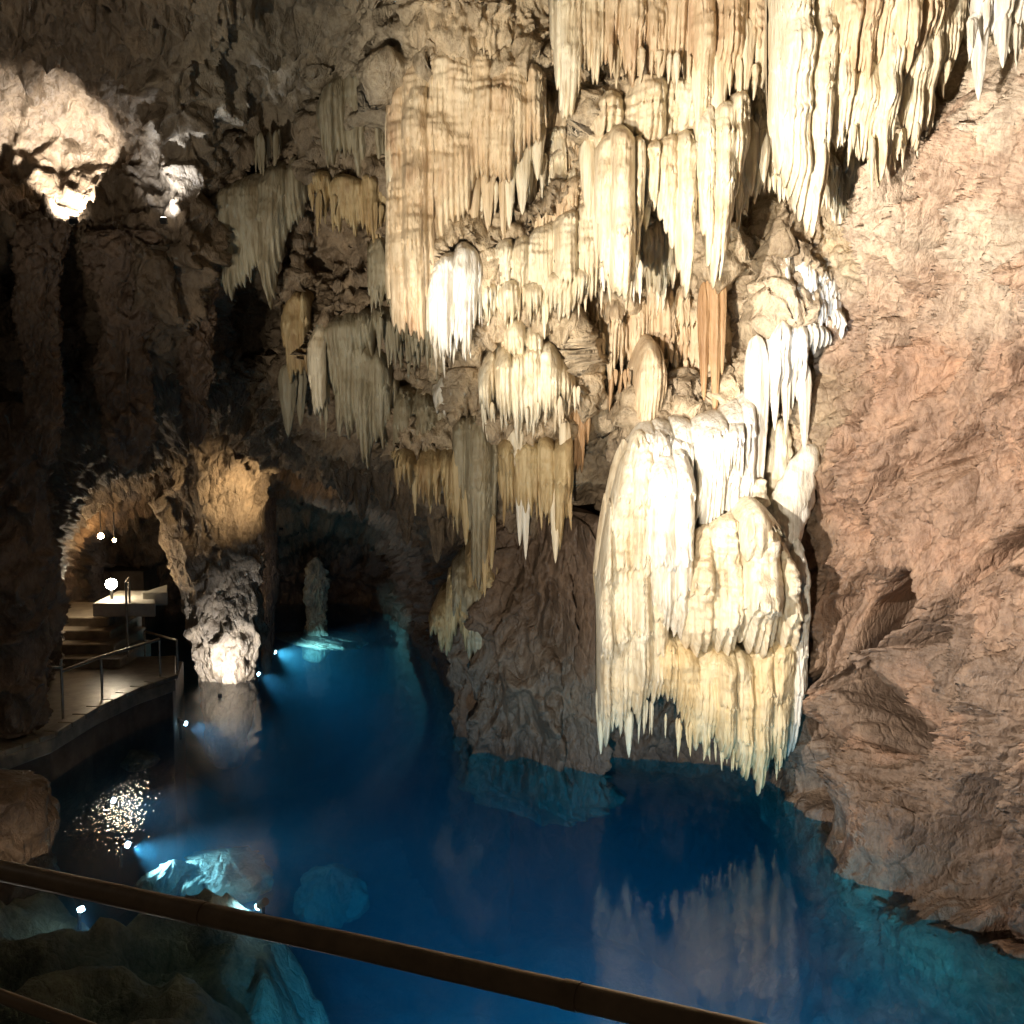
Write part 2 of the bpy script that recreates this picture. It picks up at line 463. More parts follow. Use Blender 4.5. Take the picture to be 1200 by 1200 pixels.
def build_shell():
    st = 2.2
    us = np.arange(-150, 1351, st); vs = np.arange(-170, 1301, st)
    U, V = np.meshgrid(us, vs, indexing='ij')
    # coarse solve then bilinear upsample
    cu = np.linspace(us[0], us[-1], 190); cv = np.linspace(vs[0], vs[-1], 190)
    D0 = depth(*np.meshgrid(cu, cv, indexing='ij'))
    fu = np.interp(us, cu, np.arange(190)); fv = np.interp(vs, cv, np.arange(190))
    iu = np.minimum(fu.astype(int), 188); iv = np.minimum(fv.astype(int), 188)
    a = (fu - iu)[:, None]; b = (fv - iv)[None, :]
    D = (D0[np.ix_(iu, iv)] * (1 - a) * (1 - b) + D0[np.ix_(iu + 1, iv)] * a * (1 - b)
         + D0[np.ix_(iu, iv + 1)] * (1 - a) * b + D0[np.ix_(iu + 1, iv + 1)] * a * b)
    for k, (pr_, T) in enumerate(LEDGES):
        us_ = pr_[:, 0]
        top = np.interp(us, us_, pr_[:, 1]) + 6 * np.sin(us / 9.0 + k) + 3 * np.sin(us / 3.7 + 2 * k)
        wu = sstep(us, us_[0] - 22, us_[0] + 8) * sstep(us, us_[-1] + 22, us_[-1] - 8)
        dv_ = vs[None, :] - top[:, None]
        w = wu[:, None] * sstep(dv_, -75, 4) * sstep(dv_, 30, 14)
        D = D * (1 - w) + np.minimum(D, T) * w
    X = P(U, V, D)
    D = D + np.where(U > 600, 3.2, 1.5) * sstep(-X[..., 2], 0.0, 0.9)   # undercut below the waterline
    X = P(U, V, D)
    nrm = normals_of(X)
    flip = (nrm * (CAM - X)).sum(-1) < 0
    nrm[flip] *= -1
    # which kind of rock: 1 on the right-hand face
    edge = 1000 + (V - 330) * -0.16 + np.where(V < 260, (260 - V) * 0.75, 0)
    edge = np.where(V > 500, 960 - (V - 500) * 0.10, edge)
    q = X * 1.0
    wob = fbm(q * 1.1, 3)
    right = sstep(U + wob * 40, edge - 30, edge + 40)
    warp = np.stack([fbm(q * 0.9 + 3, 3), fbm(q * 0.9 + 31, 3), fbm(q * 0.9 + 57, 3)], -1)
    # left and middle: dripping, vertically drawn, cavernous
    pl = q * np.array([1.0, 1.0, 0.62]) + warp * 0.45
    dl = (0.34 * fbm(pl * 0.7, 2) + 0.26 * ridged(pl * 1.6, 3) + 0.12 * ridged(pl * np.array([1, 1, 0.6]) * 4.2 + 5, 3)
          + 0.035 * fbm(pl * 15, 3) - 0.16 * sstep(noise(pl * 2.1 + 77), 0.15, 0.5))
    # right: flaky, torn rock drawn down and to the left
    hx = q[..., 0] * 0.32 - q[..., 1] * 0.95      # along the face, towards the viewer
    r1 = np.stack([hx * 0.86 - q[..., 2] * 0.5, q[..., 0], hx * 0.5 + q[..., 2] * 0.86], -1)
    pr = r1 * np.array([1.7, 0.7, 0.55]) + warp * 0.30
    w1, w2, wc = worley(pr * 2.3)
    f1, f2, fc = worley(pr * np.array([1, 1, 0.8]) * 6.5 + warp * 0.8)
    dr = (0.22 * fbm(pr * 0.8, 2) + 0.13 * ridged(pr * 2.2, 4, 0.55) + 0.11 * (wc - 0.5) + 0.05 * np.clip((w2 - w1) * 2.5, 0, 1)
          + 0.05 * (fc - 0.5) + 0.022 * np.clip((f2 - f1) * 3, 0, 1) + 0.045 * ridged(pr * 7.5, 3) + 0.012 * fbm(pr * 26, 2)
          - 0.30 * sstep(noise(pr * np.array([1.5, 1.0, 0.75]) + 41), 0.30, 0.55))
    rgh = 0.25 + 1.1 * sstep(fbm(q * 0.55 + 21, 2), -0.25, 0.35)
    dr = 0.50 * fbm(q * 0.6 + 61, 2) + dr * (0.45 + 0.55 * rgh)
    # torn steps: plates that thicken and break off along the grain
    pq = r1[..., 0] * 2.6 + 0.9 * fbm(pr * 1.4 + 9, 3)
    pq2 = r1[..., 0] * 7.5 + 1.3 * fbm(pr * 3.2 + 19, 3)
    dr = dr + 0.16 * (pq % 1.0) ** 2 * (0.4 + 0.9 * np.clip(noise(pr * 0.9 + 3), 0, 1)) + 0.05 * rgh * (pq2 % 1.0) ** 2
    Uw, Vw = U + 16 * warp[..., 0] + 7 * warp[..., 1], V + 22 * warp[..., 2]
    for pts, wd, dp in [
        ([(1064, 676), (1056, 720), (1046, 770), (1040, 815), (1056, 850)], 15, 0.55),
        ([(1200, 672), (1176, 706), (1164, 750), (1150, 800)], 9, 0.35),
        ([(1184, 596), (1160, 640), (1138, 690), (1112, 730), (1092, 756)], 7, 0.26),
        ([(962, 790), (966, 860), (958, 930), (964, 985)], 9, 0.40),
        ([(990, 850), (1000, 890), (985, 940)], 12, 0.30),
        ([(978, 716), (972, 780)], 5, 0.22), ([(998, 716), (990, 800)], 5, 0.20),
        ([(1012, 480), (1000, 540), (988, 570)], 5, 0.18), ([(1060, 490), (1046, 560)], 4, 0.15),
        ([(1130, 840), (1100, 850), (1085, 870)], 8, 0.25), ([(1200, 1000), (1140, 1090), (1100, 1105)], 8, 0.2),
        ([(1120, 250), (1080, 320), (1040, 400)], 5, 0.2), ([(1190, 290), (1150, 360), (1110, 430)], 5, 0.2), ([(1200, 420), (1150, 470), (1120, 520)], 6, 0.22),
        ([(1150, 1085), (1195, 1100)], 9, 0.3)]:
        dd = np.full(U.shape, 1e9)
        for (x0, y0), (x1, y1) in zip(pts[:-1], pts[1:]):
            L2 = (x1 - x0) ** 2 + (y1 - y0) ** 2
            t_ = np.clip(((Uw - x0) * (x1 - x0) + (Vw - y0) * (y1 - y0)) / L2, 0, 1)
            dd = np.minimum(dd, (Uw - x0 - t_ * (x1 - x0)) ** 2 + (Vw - y0 - t_ * (y1 - y0)) ** 2)
        dr = dr - 1.9 * dp * np.exp(-dd / (wd * wd))
    # knobbly ceiling
    k1, k2, k3 = worley(q * 2.4 + warp * 0.5)
    k4, k5, k6 = worley(q * 6.0 + warp * 0.8)
    up = sstep(V + wob * 40, 330, 200) 
    dl = dl + up * (0.40 * fbm(q * 0.55 + 71, 2) + 0.30 * ridged(q * 0.9 + 5, 2) + 0.22 * (0.6 - k1) + 0.10 * (0.6 - k4) + 0.10 * ridged(q * 2.6 + 13, 3))
    amt = 0.85 + 0.25 * sstep(D, 12, 22)
    calc = sstep(U + wob * 40, 440, 520) * sstep(V + wob * 40, 600, 500) * (1 - right)
    qx, qy, qz = q[..., 0], q[..., 1], q[..., 2]
    zz = 0 * qx
    ph = -qz * 1.5 + 0.9 * noise(np.stack([qx * 1.1, qz * 0.7, zz], -1)) + 0.20 * np.abs(noise(np.stack([qx * 9.0, qz * 0.8, zz + 4], -1))) * 2
    ph2 = -qz * 4.1 + 1.2 * noise(np.stack([qx * 2.1, qz * 1.4, zz + 8], -1)) + 0.5 * np.abs(noise(np.stack([qx * 16.0, qz * 1.6, zz + 4], -1))) * 2
    dc = (0.25 * fbm(pl * 0.8, 2) + 0.20 * (ph % 1.0) ** 1.5 + 0.07 * (ph2 % 1.0) ** 1.5
          + 0.10 * (0.5 - np.abs(noise(np.stack([qx * 6.0, qz * 0.5, zz + 2], -1)))) + 0.05 * (0.5 - np.abs(noise(np.stack([qx * 17.0, qz * 1.3, zz + 6], -1)))) + 0.06 * ridged(pl * 5, 3))
    dl = dl * (1 - 0.75 * calc) + dc * calc
    nich = np.exp(-(((U - 80) / 150) ** 2 + ((V - 160) / 90) ** 2))
    dl = dl * (1 - 0.8 * nich) + 0.10 * nich * ridged(q * 2.2, 4)
    disp = (1 - right) * dl * amt + right * dr * 1.25
    # where the rock runs edge-on (arch soffits, undercuts) it is smoother
    vd = (CAM - X) / np.linalg.norm(CAM - X, axis=-1, keepdims=True)
    disp = disp * np.clip(0.45 + 1.4 * np.abs((nrm * vd).sum(-1)), 0.45, 1.0) * (0.35 + 0.65 * sstep(X[..., 2], 0.05, 0.7))
    # displaced stone
    X2 = X + nrm * disp[..., None]
    # colours of the stone itself
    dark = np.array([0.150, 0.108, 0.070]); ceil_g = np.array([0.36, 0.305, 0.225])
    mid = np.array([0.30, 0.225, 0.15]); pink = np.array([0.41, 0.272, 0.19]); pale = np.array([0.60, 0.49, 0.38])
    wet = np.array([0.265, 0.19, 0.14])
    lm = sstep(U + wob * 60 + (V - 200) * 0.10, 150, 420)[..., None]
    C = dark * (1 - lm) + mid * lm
    cg = (sstep(V + wob * 50, 260, 90) * sstep(U, 120, 300))[..., None]
    C = C * (1 - cg) + ceil_g * cg
    cm_ = (calc * (0.55 + 0.45 * sstep(fbm(q * 1.6 + 44, 3), -0.25, 0.25)))[..., None]
    C = C * (1 - cm_) + np.array([0.56, 0.45, 0.31]) * cm_
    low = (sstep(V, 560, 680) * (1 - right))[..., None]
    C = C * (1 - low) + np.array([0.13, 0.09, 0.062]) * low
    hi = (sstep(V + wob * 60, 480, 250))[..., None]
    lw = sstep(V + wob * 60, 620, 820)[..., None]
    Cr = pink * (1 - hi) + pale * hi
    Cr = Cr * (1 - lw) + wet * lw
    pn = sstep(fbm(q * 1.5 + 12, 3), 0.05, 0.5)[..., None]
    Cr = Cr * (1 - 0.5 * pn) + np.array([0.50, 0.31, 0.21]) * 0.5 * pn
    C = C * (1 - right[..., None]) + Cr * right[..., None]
    nx, ny = U.shape
    faces = grid_faces(nx, ny)
    # orient towards the eye
    f0 = faces[(nx // 2) * (ny - 1) + ny // 2]
    vv = X2.reshape(-1, 3)
    nn = np.cross(vv[f0[1]] - vv[f0[0]], vv[f0[2]] - vv[f0[0]])
    if np.dot(nn, CAM - vv[f0[0]]) < 0: faces = faces[:, ::-1]
    fi = faces.min(1)
    R = right.reshape(-1)[fi] > 0.5
    Cl = (V.reshape(-1)[fi] + 60 * wob.reshape(-1)[fi] < 95) & ~R
    for nm, msk in (('cave_wall_right', R), ('cave_ceiling', Cl), ('cave_wall_left', ~R & ~Cl)):
        fs = faces[msk]
        used, inv = np.unique(fs.ravel(), return_inverse=True)
        me = mesh_from(nm, vv[used], inv.reshape(-1, 4))
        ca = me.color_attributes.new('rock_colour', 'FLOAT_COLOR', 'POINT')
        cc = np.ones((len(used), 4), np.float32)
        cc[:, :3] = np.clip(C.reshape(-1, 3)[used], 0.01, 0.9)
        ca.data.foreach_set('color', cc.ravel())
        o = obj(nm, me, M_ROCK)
        tag(o, {'cave_wall_right': 'rough pinkish brown rock face rising from the pool', 'cave_ceiling': 'lumpy grey brown cave ceiling above the hanging calcite',
                'cave_wall_left': 'dark cavernous rock wall around the pool and stairs'}[nm], None, None, 'structure')



LEDGES = []   # (profile, depth of the ledge) where calcite hangs from the rock


def Yat(u, v): return float(depth(np.array([u]), np.array([v]))[0])


# ------------------------------------------------------------------ bodies of rock (columns, buttress, boulders)
def rock_body(outline, Y, ratio=0.8, seed=0, amp=1.0, nth=200, dv=2.4, vert=0.6, lump=0.30, closed_bottom=True, slant=0.0):
    """outline: (row, left px, right px) at depth Y -> closed, noisy solid"""
    ol = np.array(outline, float)
    vs = np.arange(ol[0, 0], ol[-1, 0] + dv, dv)
    uL = np.interp(vs, ol[:, 0], ol[:, 1]); uR = np.interp(vs, ol[:, 0], ol[:, 2])
    k = np.ones(5) / 5
    pad = lambda a: np.convolve(np.pad(a, 2, mode='edge'), k, 'valid')
    uL, uR = pad(uL), pad(uR)
    th = np.linspace(0, 2 * PI, nth, endpoint=False)
    L = P(uL, vs, Y); R = P(uR, vs, Y)
    cx = (L[:, 0] + R[:, 0]) / 2; w = (R[:, 0] - L[:, 0]) / 2; z = L[:, 2]
    endf = np.ones(len(vs)); m = 8
    endf[:m] = np.sqrt(1 - (1 - np.arange(m) / m) ** 2)
    if closed_bottom: endf[-m:] = np.sqrt(np.clip(1 - (np.arange(1, m + 1) / m) ** 2, 0, 1))
    w = w * endf + 0.002
    x = cx[None] + w[None] * np.cos(th)[:, None]
    dep = np.minimum(w * ratio, 1.6)
    y = Y + dep[None] * np.sin(th)[:, None] + slant * (x - cx.mean())
    V = np.stack([x, y, np.broadcast_to(z[None], x.shape)], -1)
    nrm = np.stack([np.cos(th)[:, None] * np.ones_like(w)[None], np.sin(th)[:, None] * np.ones_like(w)[None], 0 * x], -1)
    q = V * np.array([1, 1, vert]) + seed * 7.7
    sc = np.clip(w.mean() / 0.6, 0.35, 1.6)
    wp = fbm(q * 1.3 / sc, 2)[..., None] * 0.3
    a_, b_, c_ = worley((q + wp) * 2.6 / sc)
    d = lump * 0.6 * fbm(q * 1.1 / sc, 2) + 0.22 * lump * 2 * ridged((q + wp) * 2.2 / sc, 4, 0.55) + 0.10 * (c_ - 0.5) + 0.03 * fbm(q * 11, 3)
    d = d * np.clip(w / (w.max() * 0.4), 0.12, 1)[None] * sc * amp
    V = V + nrm * d[..., None]
    return mesh_from('rock_body', V, grid_faces(nth, len(vs), True, True))


# ------------------------------------------------------------------ calcite shapes
def _flutes(us, lo, hi, rg):
    e = [us[0]]
    while e[-1] < us[-1]:
        e.append(e[-1] + rg.uniform(lo, hi))
    if e[-1] - us[-1] > 0.5 * (e[-1] - e[-2]) and len(e) > 2:
        e[-1] = us[-1] + 1e-6; 
    e = np.array(e)
    k = np.clip(np.searchsorted(e, us, side='right') - 1, 0, len(e) - 2)
    c = (e[k] + e[k + 1]) / 2; w = e[k + 1] - e[k]
    s = np.clip((us - c) / (w / 2), -1, 1)
    return s, k, c, w


def curtain(prof, Y, seed=1, bulge=0.28, back=0.10, dome=26, domedepth=0.35, maj=(16, 38), mnr=(5, 10),
            rag=7, tip=1.0, kM=0.8, km=0.6, step=1.15, dv=2.5, terr=0.02, wander=4.0, tier=0.06, tiersp=(38, 95), topjit=2.5):
    """a hanging sheet of fused stalactites. prof: (u, top row, bottom row) at depth Y.
    Every flute is a rounded rib with a pointed end of its own; the sheet has a back and closes at the rim."""
    rg = np.random.default_rng(seed)
    pr = np.array(prof, float)
    us = np.arange(pr[0, 0], pr[-1, 0] + step * 0.5, step)
    vt = np.interp(us, pr[:, 0], pr[:, 1])
    ker = np.ones(7) / 7
    vt = np.convolve(np.pad(vt, 3, mode='edge'), ker, 'valid')
    sM, kMi, cM, wM = _flutes(us, *maj, rg)
    sm, kmi, cm, wm = _flutes(us, mnr[0] * 0.8, mnr[1] * 0.8, rg)
    rM = rg.normal(size=kMi.max() + 1); rm = rg.normal(size=kmi.max() + 1)
    prom = rg.uniform(0.2, 2.2, kMi.max() + 1)[kMi]; prm = rg.uniform(0.4, 1.7, kmi.max() + 1)[kmi]
    vt = vt + topjit * rM[kMi] + np.minimum(wM * 0.12, 5) * sM ** 2
    vb = 0.75 * np.interp(cm, pr[:, 0], pr[:, 2]) + 0.25 * np.interp(us, pr[:, 0], pr[:, 2])
    vb = vb + rM[kMi] * rag * 0.6 + rm[kmi] * rag
    vb = vb - tip * (wm * 1.5 * np.abs(sm) ** 1.25 + wM * 0.45 * np.abs(sM) ** 2)
    vb = np.maximum(vb, vt + 10)
    ln = (vb - vt).max()
    ny = int(np.clip(ln / dv, 14, 150))
    t = np.linspace(0, 1, ny)
    q = (us - us[0]) / (us[-1] - us[0])
    m = Y / F   # metres per pixel at that depth
    env = np.sqrt(np.clip(1 - (2 * q - 1) ** 2, 0, 1)) ** 0.7
    Vv = vt[:, None] + t[None] * (vb - vt)[:, None]
    Un = np.repeat(us[:, None], ny, 1)
    nz = np.stack([Un / 45.0 + seed, Vv / 90.0, 0 * Un + seed * 1.7], -1)
    Uw = Un + wander * noise(nz) * t[None]
    tap = np.clip(1 - t ** 3.0, 0, 1)[None] ** 0.6
    rib = kM * (prom * wM * m)[:, None] * np.sqrt(np.clip(1 - sM ** 2, 0, 1))[:, None] * 0.5
    rib2 = km * (prm * wm * m)[:, None] * np.sqrt(np.clip(1 - sm ** 2, 0, 1))[:, None] * 0.5
    ribf = sstep(t, 0.02, 0.22)[None]
    rib2 = rib2 * (0.25 + 1.3 * sstep(noise(np.stack([Un / 38.0 + 7, Vv / 70.0, 0 * Un + seed + 2], -1)), -0.3, 0.35))
    nf = fbm(np.stack([Un / 22.0, Vv / 34.0, 0 * Un + seed], -1), 3)
    tr = noise(np.stack([Un / 30.0, Vv / 7.0, 0 * Un + seed + 5], -1))
    lf = noise(np.stack([Un / 55.0 + 4, Vv / 45.0, 0 * Un + seed + 9], -1))
    b = bulge * env[:, None] * (0.75 + 0.35 * lf) + (rib + rib2) * (0.45 + 0.55 * ribf) + 0.045 * nf + terr * tr
    # tiers: each rib swells downwards and breaks off in a toothed edge, again and again
    sp = rg.uniform(*tiersp, kMi.max() + 1)[kMi][:, None]; of = rg.uniform(0, 1, kMi.max() + 1)[kMi][:, None]
    jit = (rm[kmi] * 3.5 + np.abs(sm) ** 1.2 * wm * 1.1)[:, None] + 10 * noise(np.stack([Un / 25.0, Vv / 60.0, 0 * Un + seed + 3], -1))
    ph = (Vv + jit) / sp + of
    b = b + tier * prom[:, None] ** 0.5 * ((ph % 1.0) ** 1.6 - 0.25) * (0.6 + 0.8 * lf)
    dome_r = np.clip(1 - (Vv - vt[:, None]) / max(dome, 1), 0, 1)
    yF = Y - np.maximum(b, 0.004) * tap + domedepth * (1 - np.sqrt(np.clip(1 - dome_r ** 2, 0, 1)))
    nb = 5
    tb = np.linspace(1, 0, nb + 1)[1:]
    Vb = vt[:, None] + tb[None] * (vb - vt)[:, None]
    Ub = np.repeat(us[:, None], nb, 1)
    yB = Y + back * env[:, None] * np.clip(1 - tb ** 3, 0, 1)[None] ** 0.6 + 0.02 + domedepth * (tb[None] < 0.12)
    base = P(np.concatenate([Uw, Ub], 1), np.concatenate([Vv, Vb], 1), Y)
    base[..., 1] = np.concatenate([yF, yB], 1)
    n2 = ny + nb
    return mesh_from('calcite', base, grid_faces(len(us), n2, False, True))


def spike(u, v0, v1, w, Y, seed=0, nth=28, dv=4.0, power=0.62, flut=0.16, lean=0.0, ripple=0.07, ell=0.9, roundtop=0.3):
    """one stalactite: fluted, rippled taper from row v0 down to a tip at row v1, w px wide at the root"""
    rg = np.random.default_rng(seed + 1000)
    n = int(np.clip(abs(v1 - v0) / dv, 10, 70))
    t = np.linspace(0, 1, n)
    c = P(u + lean * t, v0 + (v1 - v0) * t, Y)
    R = 0.5 * w * Y / F
    r = R * np.clip(1 - t ** 1.25, 0, 1) ** power
    if roundtop:
        r = r * np.sqrt(np.clip(1 - np.clip(1 - t / roundtop, 0, 1) ** 2, 0.0004, 1))
    r = r * (1 + ripple * noise(np.stack([t * n * 0.35, 0 * t + seed, 0 * t], -1)))
    th = np.linspace(0, 2 * PI, nth, endpoint=False)
    ph = rg.uniform(0, 6.28, 4); nn = rg.integers(3, 9, 4)
    fl = sum(np.cos(nn[k] * th[:, None] + ph[k] + 0.9 * math.sin(ph[k]) * t[None]) / (k + 1.5) for k in range(4))
    rr = r[None] * (1 + flut * fl * (1 - 0.5 * t[None])) + 0.0015
    x = c[None, :, 0] + rr * np.cos(th)[:, None]
    y = Y + rr * ell * np.sin(th)[:, None]
    z = np.broadcast_to(c[None, :, 2], x.shape)
    return mesh_from('stalactite', np.stack([x, y, z], -1), grid_faces(nth, n, True, True))


_lib = {}
def drip(u, v0, v1, w, Y, m, parent):
    """a small stalactite from a shared set of shapes"""
    k = random.randrange(7)
    key = (m.name, k)
    if key not in _lib:
        rg = np.random.default_rng(k + 50)
        n, nth = 15, 12
        t = np.linspace(0, 1, n); th = np.linspace(0, 2 * PI, nth, endpoint=False)
        r = np.clip(1 - t ** 1.2, 0, 1) ** (0.6 + 0.08 * k % 0.3) * (1 + 0.09 * rg.normal(size=n)) + 0.01
        fl = 1 + 0.14 * np.cos(3 * th + k) + 0.10 * np.cos(5 * th + 2.1 * k)
        r = r * np.sqrt(np.clip(1 - np.clip(1 - t / 0.3, 0, 1) ** 2, 0.02, 1))
        bx = 0.35 * rg.normal() * t ** 2; by = 0.2 * rg.normal() * t ** 2
        x = r[None] * (fl * np.cos(th))[:, None] + bx[None]
        y = r[None] * (fl * np.sin(th))[:, None] + by[None]
        z = np.broadcast_to(-t[None], x.shape)
        me = mesh_from('stalactite', np.stack([x, y, z], -1), grid_faces(nth, n, True, True))
        me.materials.append(m)
        _lib[key] = me
    o = bpy.data.objects.new('stalactite', _lib[key])
    COL.objects.link(o)
    p0 = P(u, v0, Y); p1 = P(u, v1, Y)
    R = 0.5 * w * Y / F
    o.parent = parent
    o.location = Vector(p0) - parent.location
    o.rotation_euler = (random.uniform(-.05, .05), random.uniform(-.05, .05), random.uniform(0, 6.28))
    o.scale = (R, R, p0[2] - p1[2])
    return o


def fringe(parent, m, path, n, Y, w=(5, 10), ln=(14, 40), up=8, jy=0.15):
    """n small stalactites hanging along a px path"""
    pa = np.array(path, float)
    for k in range(n):
        u = random.uniform(pa[0, 0], pa[-1, 0])
        v = float(np.interp(u, pa[:, 0], pa[:, 1]))
        l = random.uniform(*ln) * random.choice((0.6, 0.8, 1.0, 1.0, 1.25))
        ww = random.uniform(*w)
        drip(u, v - up - random.uniform(0, 6), v + l, ww, (Y if not callable(Y) else Y(u, v)) + random.uniform(-jy, jy), m, parent)


def hanging(name, label, cat, m, prof, Y, group=None, part='drapery', ledge=-6, **kw):
    """a thing made of a curtain; returns its Empty"""
    pr = np.array(prof, float)
    uc = pr[:, 0].mean(); vc = pr[:, 1].min()
    e = thing(name, label, cat, tuple(P(uc, vc, Y)), group)
    if vc > 0 and ledge is not None:
        LEDGES.append((pr + np.array([0, ledge, 0]), Y - 0.45 * kw.get('bulge', 0.28)))
    if vc > -20 and kw.get('dome', 26) > 5:
        kw['domedepth'] = float(np.clip(Yat(uc, vc) - Y + 0.35, kw.get('domedepth', 0.3), 1.6)); kw['dome'] = kw.get('dome', 26) + 12
    me = curtain(prof, Y, **kw)
    obj(part, me, m, e)
    return e


def add_curtain(e, part, m, prof, Y, label=None, **kw):
    if part in ('upper_tier', 'shelf', 'lower_tier'):
        LEDGES.append((np.array(prof, float), Y - 0.4 * kw.get('bulge', 0.28)))
    kw.setdefault('dome', 26); kw['dome'] += 14; kw.setdefault('domedepth', 0.6)
    o = obj(part, curtain(prof, Y, **kw), m, e)
    if label: o['label'] = label
    return o


def add_spike(e, m, u, v0, v1, w, Y, seed=0, **kw):
    return obj('stalactite', spike(u, v0, v1, w, Y, seed, **kw), m, e)


# ---- tall ribbed curtain on the left of the big group
e = hanging('ribbed_curtain', 'tall tan ribbed curtain with a flat ledge top, longest at its left edge', 'curtain', M_TAN,
            [(453, 96, 318), (460, 86, 372), (470, 78, 392), (484, 72, 404), (496, 68, 404), (506, 66, 372), (515, 65, 290), (530, 64, 278), (545, 63, 262), (560, 64, 216), (580, 66, 222), (600, 67, 205), (622, 70, 178), (640, 78, 150)],
            11.9, seed=11, bulge=0.5, back=0.35, dome=20, domedepth=0.5, maj=(18, 42), mnr=(5, 9), rag=5, terr=0.035, topjit=1.5)
add_spike(e, M_CREAM, 461, 110, 330, 20, 11.75, 3)
for a in [(553, 150, 302, 30), (572, 170, 272, 22), (597, 160, 268, 20), (612, 150, 252, 24), (630, 130, 212, 20), (590, 200, 292, 12), (540, 210, 262, 14)]:
    add_spike(e, M_CREAM if a[0] > 590 else M_TAN, *a, 12.05, int(a[0]))
fringe(e, M_CREAM, [(540, 250), (640, 190)], 22, 12.15, (5, 9), (15, 45))

# ---- white cascade and the slanting band of flowstone
e = hanging('white_cascade', 'bright white calcite cascade with long teeth beside the ribbed curtain tip', 'flowstone', M_WHITE,
            [(499, 318, 392), (507, 295, 410), (518, 280, 418), (530, 272, 408), (545, 270, 428), (556, 272, 412), (566, 280, 372)], 11.95, seed=21, bulge=0.3, dome=24, mnr=(4, 8), rag=10, tip=1.6)
fringe(e, M_WHITE, [(500, 380), (566, 380)], 14, 12.0, (5, 9), (20, 60))
e = hanging('flowstone_band', 'slanting cream flowstone band with toothed lower edge under the ceiling stalactites', 'flowstone', M_CREAM,
            [(556, 292, 372), (575, 280, 376), (600, 268, 372), (620, 258, 368), (640, 248, 374), (660, 236, 368), (680, 224, 362), (700, 214, 342), (716, 210, 330)], 12.25, seed=22, bulge=0.35, dome=18, mnr=(4, 8), rag=5, tip=1.3, terr=0.04)
add_curtain(e, 'upper_tier', M_TAN, [(618, 240, 285), (640, 225, 290), (665, 205, 280), (690, 188, 270), (712, 180, 250)], 12.35, seed=23, bulge=0.3, dome=14, mnr=(4, 8), rag=6)
add_curtain(e, 'lower_tier', M_CREAM, [(560, 330, 374), (590, 325, 380), (630, 318, 372), (670, 310, 366), (706, 300, 340)], 12.15, seed=24, bulge=0.2, dome=14, mnr=(4, 7), rag=5, tip=1.5)
fringe(e, M_CREAM, [(560, 362), (640, 362), (720, 330)], 34, 12.2, (3, 6), (8, 28))
for a in [(638, 355, 398, 7), (641, 350, 380, 6), (686, 340, 366, 5), (600, 360, 384, 6), (572, 362, 384, 6)]:
    add_spike(e, M_CREAM, *a, 12.15, a[0], nth=14)

# ---- ceiling group
e = hanging('hooked_stalactite', 'heavy twin tipped cream stalactite with a bright left edge hanging alone from ceiling', 'stalactite', M_CREAM,
            [(643, -60, 50), (650, -60, 105), (658, -60, 138), (667, -60, 150), (676, -60, 132), (686, -60, 86), (696, -60, 98), (704, -60, 104), (711, -60, 60)], 11.2, seed=31, bulge=0.3, back=0.25, dome=2, mnr=(5, 9), maj=(26, 40), rag=3, part='shaft')
e = hanging('ceiling_drapery', 'wide tan drapery fringed with short spikes between two big stalactites', 'drapery', M_TAN,
            [(706, -60, 70), (725, -60, 92), (745, -60, 80), (765, -60, 112), (790, -60, 96), (812, -60, 140), (835, -60, 150), (852, -60, 120), (870, -60, 112), (888, -60, 118), (908, -60, 80)], 11.25, seed=32, bulge=0.35, dome=2, rag=12, tip=1.2)
for a in [(872, 20, 118, 30), (892, 10, 104, 26), (842, 40, 172, 24), (818, 30, 160, 22), (738, -20, 84, 22), (775, 0, 92, 22)]:
    add_spike(e, M_CREAM if a[0] > 800 else M_TAN, *a, 11.05, a[0])
fringe(e, M_CREAM, [(715, 60), (900, 85)], 36, 11.1, (5, 10), (18, 52))
# swollen shelf with three big stalactites under it
e = thing('shelf_stalactites', 'swollen wrinkled cream shelf with broad white tipped stalactites under it', 'stalactites', tuple(P(770, 90, 11.6)))
add_curtain(e, 'shelf', M_CREAM, [(684, 140, 190), (700, 116, 186), (720, 100, 182), (745, 92, 186), (775, 88, 196), (805, 88, 200), (830, 92, 192), (852, 104, 180), (866, 120, 170)], 11.65, seed=33, bulge=0.55, back=0.3, dome=40, domedepth=0.5, maj=(30, 60), mnr=(9, 18), rag=4, tip=0.5, terr=0.07)
add_curtain(e, 'column', M_CREAM, [(697, 168, 240), (704, 156, 300), (712, 148, 335), (722, 146, 352), (731, 146, 356), (740, 150, 330), (748, 154, 288), (755, 160, 240)], 11.35, seed=34, bulge=0.36, back=0.2, dome=12, maj=(16, 30), mnr=(5, 9), rag=3, tip=0.6, kM=1.1)
add_curtain(e, 'column', M_CREAM, [(750, 168, 214), (760, 160, 240), (770, 156, 256), (780, 154, 276), (790, 152, 306), (798, 152, 340), (804, 152, 356), (811, 156, 318), (818, 164, 240)], 11.45, seed=35, bulge=0.34, back=0.2, dome=12, maj=(14, 30), mnr=(5, 9), rag=3, tip=0.6, kM=1.1)
add_curtain(e, 'column', M_CREAM, [(813, 140, 215), (820, 128, 268), (828, 120, 314), (836, 116, 340), (843, 114, 330), (851, 112, 290), (859, 108, 245), (868, 106, 205), (876, 110, 175)], 11.2, seed=36, bulge=0.36, back=0.2, dome=10, maj=(16, 32), mnr=(6, 10), rag=3, tip=0.6, kM=1.1)
